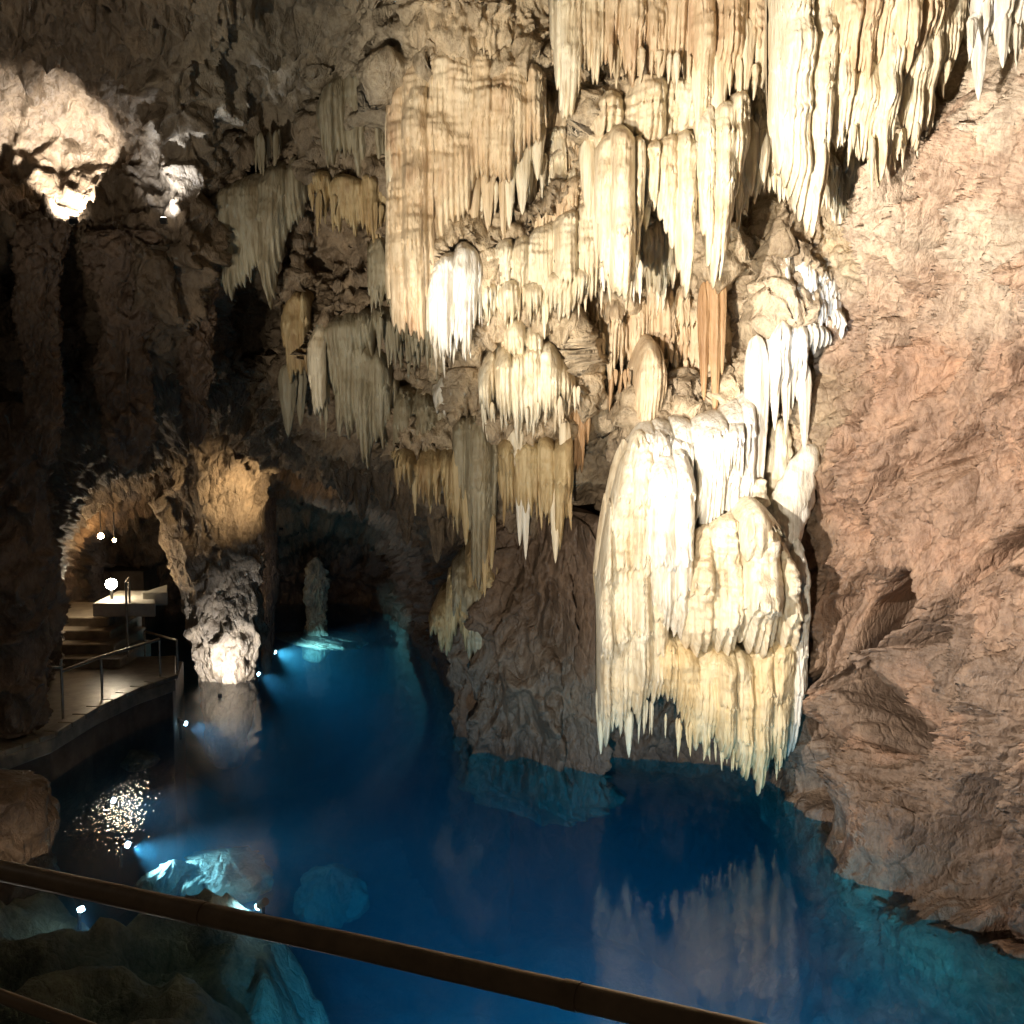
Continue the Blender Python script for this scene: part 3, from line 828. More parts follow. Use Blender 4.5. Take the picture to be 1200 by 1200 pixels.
for a in [(880, 140, 230, 22), (866, 150, 246, 16), (743, 200, 318, 12), (895, 150, 215, 18), (690, 160, 260, 22), (699, 200, 300, 14), (757, 220, 270, 14), (812, 170, 300, 12)]:
    add_spike(e, M_CREAM, *a, 11.5, a[0])
fringe(e, M_WHITE, [(704, 322), (752, 318)], 7, 11.35, (4, 7), (22, 42))
fringe(e, M_TAN, [(840, 170), (905, 190)], 14, 11.7, (6, 11), (15, 45))
# the biggest stalactite
e = hanging('giant_stalactite', 'largest cream stalactite, broad at top and ending in one blunt point', 'stalactite', M_CREAM,
            [(899, -60, 150), (906, -60, 205), (914, -60, 226), (922, -60, 230), (930, -60, 254), (940, -60, 282), (948, -60, 292), (955, -60, 280), (961, -60, 230), (967, -60, 178), (975, -60, 150)], 10.6, seed=41, bulge=0.42, back=0.3, dome=2, maj=(24, 44), mnr=(6, 11), rag=3, part='shaft')
fringe(e, M_CREAM, [(906, 214), (930, 224)], 6, 10.62, (3, 5), (10, 20))
e = hanging('gold_white_curtain', 'broad pale gold curtain with jagged lower edge reaching the right rock face', 'curtain', M_CREAM,
            [(966, -60, 158), (980, -60, 172), (995, -60, 168), (1006, -60, 186), (1016, -60, 198), (1029, -60, 216), (1038, -60, 180), (1048, -60, 160), (1060, -60, 158), (1074, -60, 186), (1084, -60, 150), (1096, -60, 112), (1112, -60, 84), (1130, -60, 44)], 10.45, seed=42, bulge=0.4, dome=2, maj=(14, 34), mnr=(4, 9), rag=8, tip=1.3)
add_curtain(e, 'front_tier', M_TAN, [(975, -60, 60), (1000, -60, 95), (1030, -60, 80), (1060, -60, 100), (1090, -60, 60), (1110, -60, 30)], 10.2, seed=43, bulge=0.3, dome=2, mnr=(4, 9), rag=10)
fringe(e, M_CREAM, [(975, 140), (1030, 175), (1080, 150), (1120, 60)], 26, 10.4, (4, 9), (16, 46))
e = hanging('corner_drapery', 'short pale greyish drapery with one long pointed spike above the right rock face', 'drapery', M_WHITE,
            [(1136, -60, 40), (1150, -60, 52), (1170, -60, 48), (1190, -60, 60), (1215, -60, 50), (1240, -60, 40)], 9.9, seed=44, bulge=0.3, dome=2, rag=10)
add_spike(e, M_WHITE, 1147, 10, 118, 24, 9.85, 5)
add_spike(e, M_WHITE, 1175, 10, 80, 18, 9.75, 6)
fringe(e, M_WHITE, [(1136, 30), (1235, 40)], 14, 9.8, (6, 12), (18, 50))

# ---- middle group
e = hanging('domed_flowstone', 'cream dome shaped flowstone with a comb of fine teeth around its skirt', 'flowstone', M_CREAM,
            [(554, 436, 476), (563, 414, 486), (576, 400, 492), (592, 388, 498), (610, 380, 508), (628, 380, 508), (646, 388, 494), (660, 402, 482), (672, 420, 474), (684, 438, 462)], 12.6, ledge=-26, seed=51, bulge=0.55, back=0.3, dome=52, domedepth=0.55, maj=(14, 28), mnr=(4, 8), rag=5, tip=1.6)
add_curtain(e, 'cap', M_CREAM, [(586, 384, 425), (600, 372, 432), (618, 368, 432), (636, 376, 425)], 12.5, seed=52, bulge=0.4, dome=24, mnr=(4, 8), rag=4)
fringe(e, M_CREAM, [(560, 476), (610, 492), (680, 462)], 30, 12.45, (4, 7), (14, 34))
e = hanging('long_drip_column', 'thin long grey gold column of drips below the domed flowstone, left side', 'stalactite', M_GREY,
            [(530, 484, 560), (541, 478, 600), (552, 476, 652), (562, 476, 694), (572, 478, 680), (580, 484, 620), (588, 490, 570)], 12.95, seed=53, bulge=0.25, back=0.2, dome=14, mnr=(5, 9), rag=8, tip=1.4)
add_spike(e, M_WHITE, 560, 500, 620, 12, 12.7, 6)
for a in [(546, 560, 640, 14), (568, 560, 700, 16), (576, 600, 668, 12), (536, 520, 606, 14)]:
    add_spike(e, M_GOLD, *a, 12.85, a[0])
e = hanging('clustered_stalactites', 'cluster of golden stalactites with two longest white and ochre points beneath the dome', 'stalactites', M_GOLD,
            [(582, 500, 560), (594, 496, 590), (606, 496, 600), (617, 498, 612), (628, 500, 606), (640, 500, 616), (650, 500, 648), (656, 498, 658), (662, 494, 630), (670, 488, 570)], 12.75, seed=54, bulge=0.3, back=0.2, dome=20, mnr=(5, 10), rag=9, tip=1.5)
add_spike(e, M_WHITE, 616, 560, 656, 12, 12.6, 8)
add_spike(e, M_WHITE, 609, 570, 640, 10, 12.6, 9)
add_spike(e, M_CREAM, 651, 540, 660, 18, 12.6, 10)
add_spike(e, M_CREAM, 662, 490, 572, 16, 12.6, 11)
add_spike(e, M_CREAM, 605, 500, 560, 26, 12.6, 12, roundtop=0.2)
fringe(e, M_GOLD, [(585, 560), (668, 570)], 26, 12.7, (5, 9), (20, 60))
e = hanging('pink_drip_cluster', 'small pinkish brown drips tucked between domed flowstone and dark gap', 'stalactites', M_OCHRE,
            [(664, 470, 520), (672, 462, 552), (680, 460, 560), (690, 462, 530), (696, 470, 505)], 12.9, seed=55, bulge=0.15, dome=12, mnr=(5, 9), rag=6, tip=1.6)
fringe(e, M_OCHRE, [(680, 455), (740, 440)], 16, 13.0, (5, 9), (12, 38))
e = hanging('bluish_slabs', 'bluish white slanting slabs left of the domed flowstone', 'flowstone', M_WHITE,
            [(506, 446, 480), (516, 430, 496), (528, 420, 492), (538, 418, 486), (550, 416, 478), (562, 420, 462)], 13.1, seed=56, bulge=0.2, dome=16, maj=(20, 30), mnr=(8, 16), rag=4, tip=0.8)
e = hanging('gold_fringe', 'row of short golden drips along the lip above the dark grotto', 'stalactites', M_GOLD,
            [(458, 528, 556), (472, 522, 572), (486, 522, 586), (500, 522, 584), (514, 520, 602), (528, 520, 604), (540, 518, 634), (550, 520, 618), (560, 524, 590)], 13.5, seed=57, bulge=0.25, dome=16, mnr=(5, 10), rag=8, tip=1.6)
fringe(e, M_GOLD, [(460, 545), (560, 580)], 26, 13.5, (5, 9), (14, 44))
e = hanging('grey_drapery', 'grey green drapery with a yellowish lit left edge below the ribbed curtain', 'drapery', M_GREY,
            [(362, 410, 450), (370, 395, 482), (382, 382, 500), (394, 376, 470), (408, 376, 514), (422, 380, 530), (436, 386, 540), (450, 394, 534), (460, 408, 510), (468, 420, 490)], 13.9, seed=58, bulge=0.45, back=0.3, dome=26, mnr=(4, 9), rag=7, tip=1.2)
add_curtain(e, 'lit_edge_fold', M_CREAM, [(360, 392, 460), (367, 376, 480), (375, 368, 486), (383, 368, 470)], 13.6, seed=59, bulge=0.18, dome=12, mnr=(5, 9), rag=4)  # paler calcite puts the light on the left edge into the colour
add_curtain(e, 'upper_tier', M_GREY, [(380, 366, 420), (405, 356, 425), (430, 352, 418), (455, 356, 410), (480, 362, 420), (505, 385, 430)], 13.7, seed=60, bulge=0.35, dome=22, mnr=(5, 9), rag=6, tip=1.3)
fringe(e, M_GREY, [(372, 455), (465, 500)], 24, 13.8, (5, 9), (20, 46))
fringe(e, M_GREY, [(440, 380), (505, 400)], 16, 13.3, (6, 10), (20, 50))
e = hanging('amber_drapery', 'narrow amber drapery hanging at the edge of a black hollow', 'drapery', M_GOLD,
            [(331, 345, 400), (338, 330, 432), (347, 324, 446), (356, 326, 448), (366, 340, 420)], 14.1, seed=61, bulge=0.2, dome=14, mnr=(5, 9), rag=5)
add_spike(e, M_GREY, 338, 425, 512, 24, 14.3, 3)
add_spike(e, M_GREY, 352, 430, 500, 16, 14.4, 4)
add_spike(e, M_GREY, 398, 480, 512, 10, 14.2, 5)
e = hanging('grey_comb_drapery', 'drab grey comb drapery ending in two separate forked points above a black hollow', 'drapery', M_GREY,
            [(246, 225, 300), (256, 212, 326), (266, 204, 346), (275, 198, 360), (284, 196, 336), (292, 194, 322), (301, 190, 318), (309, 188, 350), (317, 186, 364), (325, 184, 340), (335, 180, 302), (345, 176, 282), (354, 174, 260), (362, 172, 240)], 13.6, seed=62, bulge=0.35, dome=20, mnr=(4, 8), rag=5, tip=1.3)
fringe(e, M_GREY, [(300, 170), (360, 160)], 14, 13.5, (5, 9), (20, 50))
e = hanging('gold_drapery', 'short gold drapery with frayed edge between grey drapery and ribbed curtain', 'drapery', M_GOLD,
            [(360, 200, 246), (372, 196, 240), (384, 194, 252), (396, 192, 272), (408, 194, 258), (420, 194, 272), (432, 192, 278), (442, 192, 292), (452, 194, 272), (462, 198, 250)], 13.2, seed=63, bulge=0.28, dome=12, mnr=(4, 8), rag=7, tip=1.3)
fringe(e, M_GOLD, [(365, 232), (458, 250)], 22, 13.1, (4, 8), (14, 40))
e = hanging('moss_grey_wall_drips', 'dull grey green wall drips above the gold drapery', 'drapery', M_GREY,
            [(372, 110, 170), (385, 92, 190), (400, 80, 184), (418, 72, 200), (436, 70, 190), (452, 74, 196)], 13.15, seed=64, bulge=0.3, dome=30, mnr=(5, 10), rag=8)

# ---- recessed tiers of drapery on the wall between the large pieces
for nm, lab, mm, prof, Y, sd in [
    ('recessed_drapery', 'recessed tan drapery in shade between the ribbed curtain and the hooked stalactite', M_TAN, [(560, 60, 180), (590, 50, 215), (620, 70, 225), (650, 90, 235), (680, 110, 240), (705, 120, 220)], 12.55, 91),
    ('recessed_drapery', 'recessed cream tier of drips under the shelf stalactites', M_CREAM, [(640, 180, 262), (665, 170, 280), (690, 170, 320), (715, 190, 345), (745, 220, 350), (775, 240, 350), (800, 250, 340)], 12.45, 92),
    ('recessed_drapery', 'recessed pale drips between the shelf stalactites and the giant stalactite', M_CREAM, [(848, 60, 210), (866, 50, 240), (884, 60, 250), (902, 80, 232), (925, 100, 240), (945, 120, 250)], 11.75, 93),
    ('recessed_drapery', 'mottled tan drips on the wall above the tan bulb', M_TAN, [(690, 350, 420), (715, 335, 440), (740, 330, 420), (765, 330, 410), (795, 340, 470), (820, 350, 480), (850, 350, 470), (880, 345, 440)], 13.0, 94),
    ('recessed_drapery', 'grey brown drips on the wall left of the white cascade', M_GREY, [(430, 270, 360), (445, 262, 372), (462, 270, 385), (480, 300, 430), (500, 340, 440), (520, 380, 445)], 13.1, 95),
    ('recessed_drapery', 'drab drips hanging in the gap below the bluish slabs', M_GREY, [(462, 430, 520), (485, 430, 540), (510, 440, 548), (535, 450, 560), (560, 460, 560)], 13.75, 96),
    ('recessed_drapery', 'pale veined drips on the wall right of the giant stalactite tip', M_CREAM, [(960, 140, 240), (985, 170, 262), (1010, 190, 280), (1030, 210, 262), (1050, 190, 240)], 11.55, 97),
    ('recessed_drapery', 'white washed drips above the white spike row', M_WHITE, [(895, 270, 350), (915, 262, 360), (938, 270, 372), (960, 290, 385), (985, 300, 392)], 12.4, 98)]:
    e = hanging(nm, lab, 'drapery', mm, prof, Y, 'recessed wall draperies', seed=sd, bulge=0.22, dome=30, mnr=(4, 9), maj=(12, 30), rag=14, tip=1.4, tier=0.12, tiersp=(24, 60), topjit=14, kM=0.7)
    pa = [(a, (b * 0.35 + c * 0.65)) for a, b, c in prof]
    fringe(e, mm, pa, 16, Y - 0.12, (4, 8), (14, 40))

# ---- main flowstone mass over the pool
e = thing('main_flowstone', 'huge glaring white and cream flowstone mass hanging over the water, ragged skirt below', 'flowstone', tuple(P(815, 480, 12.2)))
add_curtain(e, 'left_column', M_CREAM, [(698, 690, 842), (702, 650, 856), (708, 615, 874), (716, 574, 866), (726, 536, 856), (738, 510, 846), (750, 504, 842), (764, 516, 826), (776, 560, 800), (782, 600, 780)], 12.0, seed=71, bulge=0.45, back=0.35, dome=26, domedepth=0.4, maj=(12, 30), mnr=(5, 9), rag=8, terr=0.05, kM=1.4, tier=0.10)
add_curtain(e, 'bulb', M_WHITE, [(746, 560, 640), (754, 540, 690), (764, 528, 722), (776, 522, 742), (788, 520, 756), (798, 522, 752), (806, 530, 730), (812, 545, 690)], 11.75, seed=72, bulge=0.42, back=0.3, dome=24, maj=(24, 44), mnr=(6, 11), rag=2, tip=0.8)
add_curtain(e, 'cascade', M_WHITE, [(738, 512, 560), (752, 494, 590), (770, 486, 612), (790, 488, 625), (812, 490, 640), (834, 482, 640), (852, 474, 636), (868, 464, 620), (884, 452, 596)], 12.05, seed=73, bulge=0.3, back=0.4, dome=26, mnr=(5, 10), rag=8, tip=1.4)
add_curtain(e, 'cascade', M_WHITE, [(748, 506, 545), (775, 500, 570), (805, 505, 580), (835, 498, 575), (862, 486, 560), (880, 475, 545)], 11.85, seed=74, bulge=0.22, dome=20, mnr=(4, 8), rag=10, tip=1.7)
add_curtain(e, 'body', M_CREAM, [(794, 668, 770), (802, 640, 776), (814, 622, 772), (830, 608, 768), (848, 600, 772), (866, 592, 766), (882, 588, 770), (898, 594, 774), (910, 612, 776), (922, 640, 772), (930, 662, 760)], 11.85, seed=75, bulge=0.62, back=0.3, dome=60, domedepth=0.5, maj=(28, 55), mnr=(8, 16), rag=4, tip=0.8, terr=0.07, kM=0.8, km=0.3, tier=0.12)
add_curtain(e, 'knob', M_CREAM, [(866, 600, 650), (874, 588, 660), (886, 582, 665), (898, 586, 660), (908, 600, 650)], 11.35, seed=76, bulge=0.28, dome=26, maj=(30, 40), mnr=(10, 20), rag=2, tip=0.4)
add_curtain(e, 'skirt', M_HONEY, [(762, 744, 792), (770, 738, 812), (780, 734, 826), (792, 738, 846), (806, 746, 862), (820, 758, 884), (834, 748, 880), (848, 760, 898), (862, 752, 894), (874, 758, 910), (884, 752, 922), (892, 746, 930), (902, 736, 906), (912, 726, 896), (922, 716, 884), (931, 704, 862)], 11.95, seed=77, bulge=0.42, back=0.3, dome=14, maj=(16, 32), mnr=(4, 8), rag=6, tip=1.6)
add_curtain(e, 'side_fall', M_WHITE, [(916, 640, 880), (922, 620, 890), (929, 610, 880), (936, 625, 840), (941, 650, 790)], 12.15, seed=79, bulge=0.2, dome=14, mnr=(5, 9), rag=6)
fringe(e, M_CREAM, [(704, 838), (770, 830)], 14, 12.0, (4, 7), (12, 32))
fringe(e, M_HONEY, [(775, 842), (840, 875), (890, 905), (925, 880)], 22, 11.9, (4, 7), (10, 30))
add_spike(e, M_CREAM, 704, 800, 884, 13, 12.0, 21)
add_spike(e, M_CREAM, 737, 830, 888, 12, 12.0, 22)
for a in [(887, 392, 590, 30), (872, 470, 600, 24)]:
    add_spike(e, M_WHITE, *a, 12.1, a[0], power=0.45)
e = hanging('white_spike_row', 'row of white pointed spikes between main flowstone and pink rock face', 'stalactites', M_WHITE,
            [(896, 384, 470), (903, 370, 492), (911, 362, 470), (920, 360, 500), (930, 362, 470), (942, 366, 450), (956, 372, 425), (972, 380, 410)], 12.2, ledge=-14, seed=81, bulge=0.2, dome=16, mnr=(5, 10), rag=8, tip=2.0)
for a in [(908, 400, 505, 16), (921, 390, 510, 16), (943, 425, 532, 18), (934, 380, 470, 14)]:
    add_spike(e, M_WHITE, *a, 12.1, a[0])
fringe(e, M_WHITE, [(900, 330), (985, 360)], 26, 12.35, (5, 10), (20, 60))
add_curtain(e, 'upper_tier', M_WHITE, [(898, 322, 372), (912, 316, 380), (928, 320, 372), (950, 335, 385), (975, 350, 392), (992, 360, 392)], 12.3, seed=82, bulge=0.2, dome=16, mnr=(5, 9), rag=8, tip=1.6)


def limb(pts, Y, seed, name='limb', nth=26):
    """a bent calcite limb; pts: (u, v, width px)"""
    p = np.array(pts, float)
    n = 40
    tt = np.linspace(0, 1, n); k = np.linspace(0, 1, len(p))
    u = np.interp(tt, k, p[:, 0]); v = np.interp(tt, k, p[:, 1]); w = np.interp(tt, k, p[:, 2]) * Y / F / 2
    ends = np.sqrt(np.clip(1 - np.clip(1 - tt / 0.08, 0, 1) ** 2, 0.001, 1) * np.clip(1 - np.clip(1 - (1 - tt) / 0.08, 0, 1) ** 2, 0.001, 1))
    w = w * ends
    c = P(u, v, Y)
    d = np.gradient(c, axis=0); d /= np.linalg.norm(d, axis=1, keepdims=True)
    s = np.cross(d, np.array([0, 1, 0])); s /= np.linalg.norm(s, axis=1, keepdims=True)
    th = np.linspace(0, 2 * PI, nth, endpoint=False)
    V = c[None] + w[None, :, None] * (np.cos(th)[:, None, None] * s[None] + np.sin(th)[:, None, None] * np.array([0, 1.0, 0]))
    V = V + 0.05 * fbm(V * 5 + seed, 3)[..., None] * (V - c[None]) / (w[None, :, None] + 1e-3)
    return mesh_from(name, V, grid_faces(nth, n, True, True))


e = thing('forked_limb', 'smooth white slanting limb joining the main flowstone to the pink rock face', 'flowstone', tuple(P(925, 580, 12.1)))
obj('limb', limb([(954, 520, 14), (945, 545, 34), (930, 580, 46), (915, 615, 54), (905, 650, 60)], 12.15, 1), M_WHITE, e)
obj('limb', limb([(915, 490, 18), (914, 530, 26), (910, 570, 32), (902, 600, 38)], 12.4, 2), M_CREAM, e)
obj('limb', limb([(890, 560, 18), (888, 580, 22), (893, 596, 20)], 12.0, 3), M_CREAM, e)

e = hanging('tan_bulb_stalactite', 'rounded tan bulb with fluted tip standing above the glaring flowstone', 'stalactite', M_TAN,
            [(740, 424, 482), (745, 402, 496), (752, 388, 508), (761, 381, 514), (770, 384, 502), (777, 396, 478), (783, 420, 458)], 12.45, ledge=None, seed=83, bulge=0.3, back=0.25, dome=34, domedepth=0.3, mnr=(4, 8), maj=(30, 44), rag=4, part='bulb')
e = thing('orange_drips', 'narrow orange brown stalactites in front of dark crystalline rock', 'stalactites', tuple(P(834, 320, 12.35)))
for a in [(825, 330, 470, 15), (838, 310, 490, 17), (846, 312, 440, 13), (832, 320, 430, 12)]:
    add_spike(e, M_OCHRE, *a, 12.35, a[0], power=0.5)
LEDGES.append((np.array([(815, 306, 0), (855, 306, 0)], float), 12.3))
LEDGES.append((np.array([(742, 500, 0), (775, 488, 0), (835, 482, 0), (884, 452, 0)], float), 12.55))

build_shell()

# ------------------------------------------------------------------ rock bodies
e = thing('rock_buttress', 'dark brown rock buttress standing in the water beneath the drip columns', 'rock', tuple(P(620, 910, 14.3)))
obj('rock', rock_body([(590, 590, 712), (640, 572, 722), (680, 556, 722), (720, 540, 720), (760, 532, 718), (800, 530, 716), (850, 532, 712), (890, 536, 706), (920, 546, 700), (945, 590, 670), (965, 620, 650)], 14.5, 0.55, 1, 1.25, 260, lump=0.4, vert=0.45, slant=-0.8), M_ROCKB, e)
for prf, yy, sd in (([(502, 712, 744), (510, 694, 756), (520, 686, 764), (532, 680, 760), (544, 690, 768), (552, 705, 756)], 15.05, 101),
                    ([(528, 668, 720), (538, 656, 735), (550, 654, 756), (562, 660, 778), (574, 676, 784), (584, 696, 772), (592, 720, 764)], 14.85, 102),
                    ([(545, 640, 690), (556, 634, 706), (570, 640, 716), (584, 655, 722)], 14.7, 103)):
    o = add_curtain(e, 'calcite_shoulder', M_GOLD if sd != 102 else M_GREY, prf, yy, seed=sd, bulge=0.3, back=0.6, dome=16, domedepth=0.7, maj=(9, 22), mnr=(5, 10), rag=10, tip=1.0, tier=0.16, tiersp=(18, 40), terr=0.08, topjit=9, kM=1.2)
e = tag(obj('rock_column', rock_body([(430, 150, 340), (500, 158, 326), (530, 168, 318), (560, 176, 308), (600, 186, 302), (650, 200, 298), (700, 212, 302), (740, 224, 302), (770, 234, 300), (800, 240, 298), (900, 242, 296)], 18.6, 0.8, 3, 0.75, 220), M_ROCKP),
        'ragged rock column narrowing to a floodlit foot in the water beside the stairs', 'rock column')
e = tag(obj('slim_pillar', rock_body([(480, 290, 336), (540, 296, 330), (600, 300, 322), (660, 304, 326), (720, 308, 322), (790, 306, 318)], 20.5, 0.9, 4, 0.6, 90), M_ROCKB),
        'slim dark greenish rock pillar just behind the floodlit column', 'rock pillar')
e = tag(obj('pale_stalagmite', rock_body([(652, 366, 377), (664, 360, 380), (678, 361, 383), (692, 358, 381), (706, 362, 382), (720, 360, 381), (740, 358, 384), (775, 356, 386)], 23.0, 0.9, 5, 0.9, 90, lump=0.45), M_ROCKW),
        'pale bluish stalagmite standing alone in the dark grotto', 'stalagmite')
e = tag(obj('boulder', rock_body([(905, -70, 20), (930, -110, 48), (965, -120, 58), (1000, -120, 50), (1040, -130, 60), (1090, -130, 40)], 11.0, 0.9, 6, 0.8, 120), M_ROCKD),
        'rounded dark brown boulder at the pool edge beside the glittering ripples', 'boulder')

for a, Y, sd, lab in [
    ([(255, 14, 90), (290, 22, 76), (340, 28, 68), (400, 26, 66), (440, 30, 72), (480, 34, 70), (520, 40, 66), (545, 48, 60)], 12.6, 11, 'dark hanging rock column below the glaring niche'),
    ([(270, 96, 210), (310, 108, 190), (350, 118, 170), (400, 116, 168), (440, 114, 170), (480, 118, 172), (520, 128, 168), (555, 140, 156)], 12.9, 12, 'blunt dark rock column with a hollow face left of the arch'),
    ([(300, 200, 262), (350, 206, 252), (400, 212, 248), (450, 214, 246), (500, 220, 240), (525, 226, 234)], 13.4, 13, 'narrow dark rock rib right of the blunt column'),
    ([(470, -30, 60), (540, -30, 52), (600, -30, 58), (660, -30, 62), (720, -30, 66), (790, -30, 60), (860, -30, 40)], 13.2, 14, 'dark grey rock rib beside the lower walkway')]:
    tag(obj('hanging_rock', rock_body(a, Y, 0.8, sd, 1.0, 130, lump=0.42), M_ROCKB), lab, 'rock', 'dark rocks along the left wall')

e = thing('arch_drips', 'ragged brown rock drips along the roof edge of the dark grotto', 'stalactites', tuple(P(400, 560, 15.6)))
for a in [(404, 530, 590, 30), (424, 540, 612, 22), (452, 535, 600, 34), (476, 545, 640, 26), (497, 550, 606, 18), (512, 545, 660, 30), (530, 560, 640, 22)]:
    add_spike(e, M_ROCKP, *a, 16.0, a[0], flut=0.35, ripple=0.25, power=0.55)

# ------------------------------------------------------------------ pool: bed, sunken rocks, water
def build_bed():
    xs = np.linspace(-16, 12, 330); ys = np.linspace(3, 28, 330)
    X, Y = np.meshgrid(xs, ys, indexing='ij')
    q = np.stack([X, Y, 0 * X], -1)
    z = -4.2 + 0.8 * fbm(q * 0.25, 3)
    # shallow shelf on the left, near the walkway
    sh = sstep(X + 0.30 * (Y - 9), -1.2, -5.0) 
    near = sstep(Y, 12.6, 10.6) * sstep(X, -0.1, -2.8)
    s2 = np.maximum(sh, near)
    z = z * (1 - s2) + (-2.3 + 1.95 * near + (0.5 - 0.25 * near) * fbm(q * 0.9 + 5, 4)) * s2
    r = ridged(q * 0.8 + 3, 4)
    z += (0.35 * r + 0.10 * fbm(q * 3, 3)) * (0.5 + 0.6 * s2)
    z = np.minimum(z, -0.14)
    me = mesh_from('pool_bed', np.stack([X, Y, z], -1), grid_faces(330, 330))
    tag(obj('pool_bed', me, M_ROCKW), 'rocky bed of the pool seen through clear blue water', None, None, 'structure')


build_bed()


def water_mat():
    m, nt, b = new_mat('pool_water')
    nt.nodes.remove(b)
    L = nt.links.new
    out = nt.nodes['Material Output']
    tr = N(nt, 'ShaderNodeBsdfTransparent'); tr.inputs[0].default_value = (0.93, 0.98, 1.0, 1)
    gl = N(nt, 'ShaderNodeBsdfGlossy', Roughness=0.01)
    gl.inputs['Color'].default_value = (1, 1, 1, 1)
    rr_ = N(nt, 'ShaderNodeMapRange')
    fr = N(nt, 'ShaderNodeFresnel', IOR=1.29)
    mix = N(nt, 'ShaderNodeMixShader')
    n1 = N(nt, 'ShaderNodeTexNoise', Scale=1.0, Detail=2.0, Roughness=0.5)
    L(pos_node(nt, (1.6, 0.9, 1)), n1.inputs['Vector'])
    n2 = N(nt, 'ShaderNodeTexNoise', Scale=1.0, Detail=1.0, Roughness=0.5)
    L(pos_node(nt, (24, 8, 1)), n2.inputs['Vector'])
    # disturbed patches: gusts of ripples by the walkway
    n3 = N(nt, 'ShaderNodeTexNoise', Scale=0.28, Detail=2.0)
    L(pos_node(nt, (1, 1, 1)), n3.inputs['Vector'])
    sx = N(nt, 'ShaderNodeSeparateXYZ')
    g = N(nt, 'ShaderNodeNewGeometry'); L(g.outputs['Position'], sx.inputs[0])
    mr = N(nt, 'ShaderNodeMapRange'); mr.inputs[1].default_value = -3.6; mr.inputs[2].default_value = -4.7
    mr.inputs[3].default_value = 0.03; mr.inputs[4].default_value = 0.55
    L(sx.outputs[0], mr.inputs[0])
    for k_, v_ in ((1, -3.0), (2, -4.2), (3, 0.09), (4, 0.01)): rr_.inputs[k_].default_value = v_
    L(sx.outputs[0], rr_.inputs[0]); L(rr_.outputs[0], gl.inputs['Roughness'])
    m1 = N(nt, 'ShaderNodeMath', operation='MULTIPLY'); L(n2.outputs['Fac'], m1.inputs[0]); L(mr.outputs[0], m1.inputs[1])
    m2 = N(nt, 'ShaderNodeMath', operation='MULTIPLY_ADD'); m2.inputs[1].default_value = 0.5
    L(n1.outputs['Fac'], m2.inputs[0]); L(m1.outputs[0], m2.inputs[2])
    bp = N(nt, 'ShaderNodeBump', Strength=0.5, Distance=0.05)
    L(m2.outputs[0], bp.inputs['Height'])
    L(bp.outputs['Normal'], gl.inputs['Normal']); L(bp.outputs['Normal'], fr.inputs['Normal'])
    L(fr.outputs[0], mix.inputs[0]); L(tr.outputs[0], mix.inputs[1]); L(gl.outputs[0], mix.inputs[2])
    L(mix.outputs[0], out.inputs['Surface'])
    ab = N(nt, 'ShaderNodeVolumeAbsorption', Density=0.40); ab.inputs[0].default_value = (0.02, 0.66, 0.82, 1)
    sc = N(nt, 'ShaderNodeVolumeScatter', Density=0.075, Anisotropy=0.2); sc.inputs[0].default_value = (0.24, 0.68, 0.92, 1)
    ad = N(nt, 'ShaderNodeAddShader'); L(ab.outputs[0], ad.inputs[0]); L(sc.outputs[0], ad.inputs[1])
    L(ad.outputs[0], out.inputs['Volume'])
    return m


wm_ = MB().box((-2, 15.2, -4.0), (32, 27, 8.0))
tag(wm_.build('pool_water', water_mat()), 'still deep blue cave pool lit from below', None, None, 'structure')

for a, lab, mm in [
    ([(1002, 232, 300), (1015, 205, 318), (1030, 190, 320), (1048, 186, 300), (1064, 190, 280), (1085, 200, 260)], 'long cyan lit sunken ledge near the submerged lamps', M_ROCKW),
    ([(1008, 192, 216), (1020, 176, 222), (1040, 160, 210), (1062, 158, 200)], 'small sunken rock at the left end of the cyan ledge', M_ROCKW),
    ([(741, 318, 346), (744, 316, 392), (748, 320, 430), (752, 340, 444), (758, 360, 446)], 'bright cyan sunken shelf at the far end of the pool', M_ROCKW),
    ([(878, 140, 170), (884, 134, 180), (892, 132, 184), (904, 136, 178)], 'pale cyan sunken shelf beside the walkway kerb', M_ROCKW),
    ([(1015, 366, 414), (1030, 352, 424), (1050, 346, 426), (1075, 350, 420)], 'dim sunken boulder lying apart in deeper water', M_ROCKW)]:
    Yw = Pz(a[2][1], a[2][0], -1.9 if a[0][0] == 1015 else (-0.85 if a[0][0] > 1000 else (-0.2 if a[0][0] < 800 else -0.4)))[1]
    tag(obj('sunken_rock', rock_body(a, Yw, 0.9, a[0][0], 0.9, 130, lump=0.38), mm), lab, 'rock')

# ------------------------------------------------------------------ walkway, stairs, slabs
M_CONC = plain_mat('worn_concrete', (0.20, 0.165, 0.12), 0.36, 0, 0.45, 5.0, 0.4)
M_CONCP = plain_mat('pale_concrete', (0.36, 0.34, 0.29), 0.5, 0, 0.2, 6.0, 0.3)
M_WALL = plain_mat('dark_masonry', (0.10, 0.075, 0.055), 0.7, 0, 0.5, 3.0, 0.8)
M_STEEL = plain_mat('brown_painted_steel', (0.22, 0.15, 0.09), 0.38, 0.35, 0.25, 20, 0.15)
M_RAIL = plain_mat('dull_steel', (0.30, 0.27, 0.22), 0.4, 0.7, 0.25, 14, 0.1)
M_HOUS = plain_mat('black_housing', (0.03, 0.03, 0.03), 0.45, 0.3, 0.2, 20, 0.05)


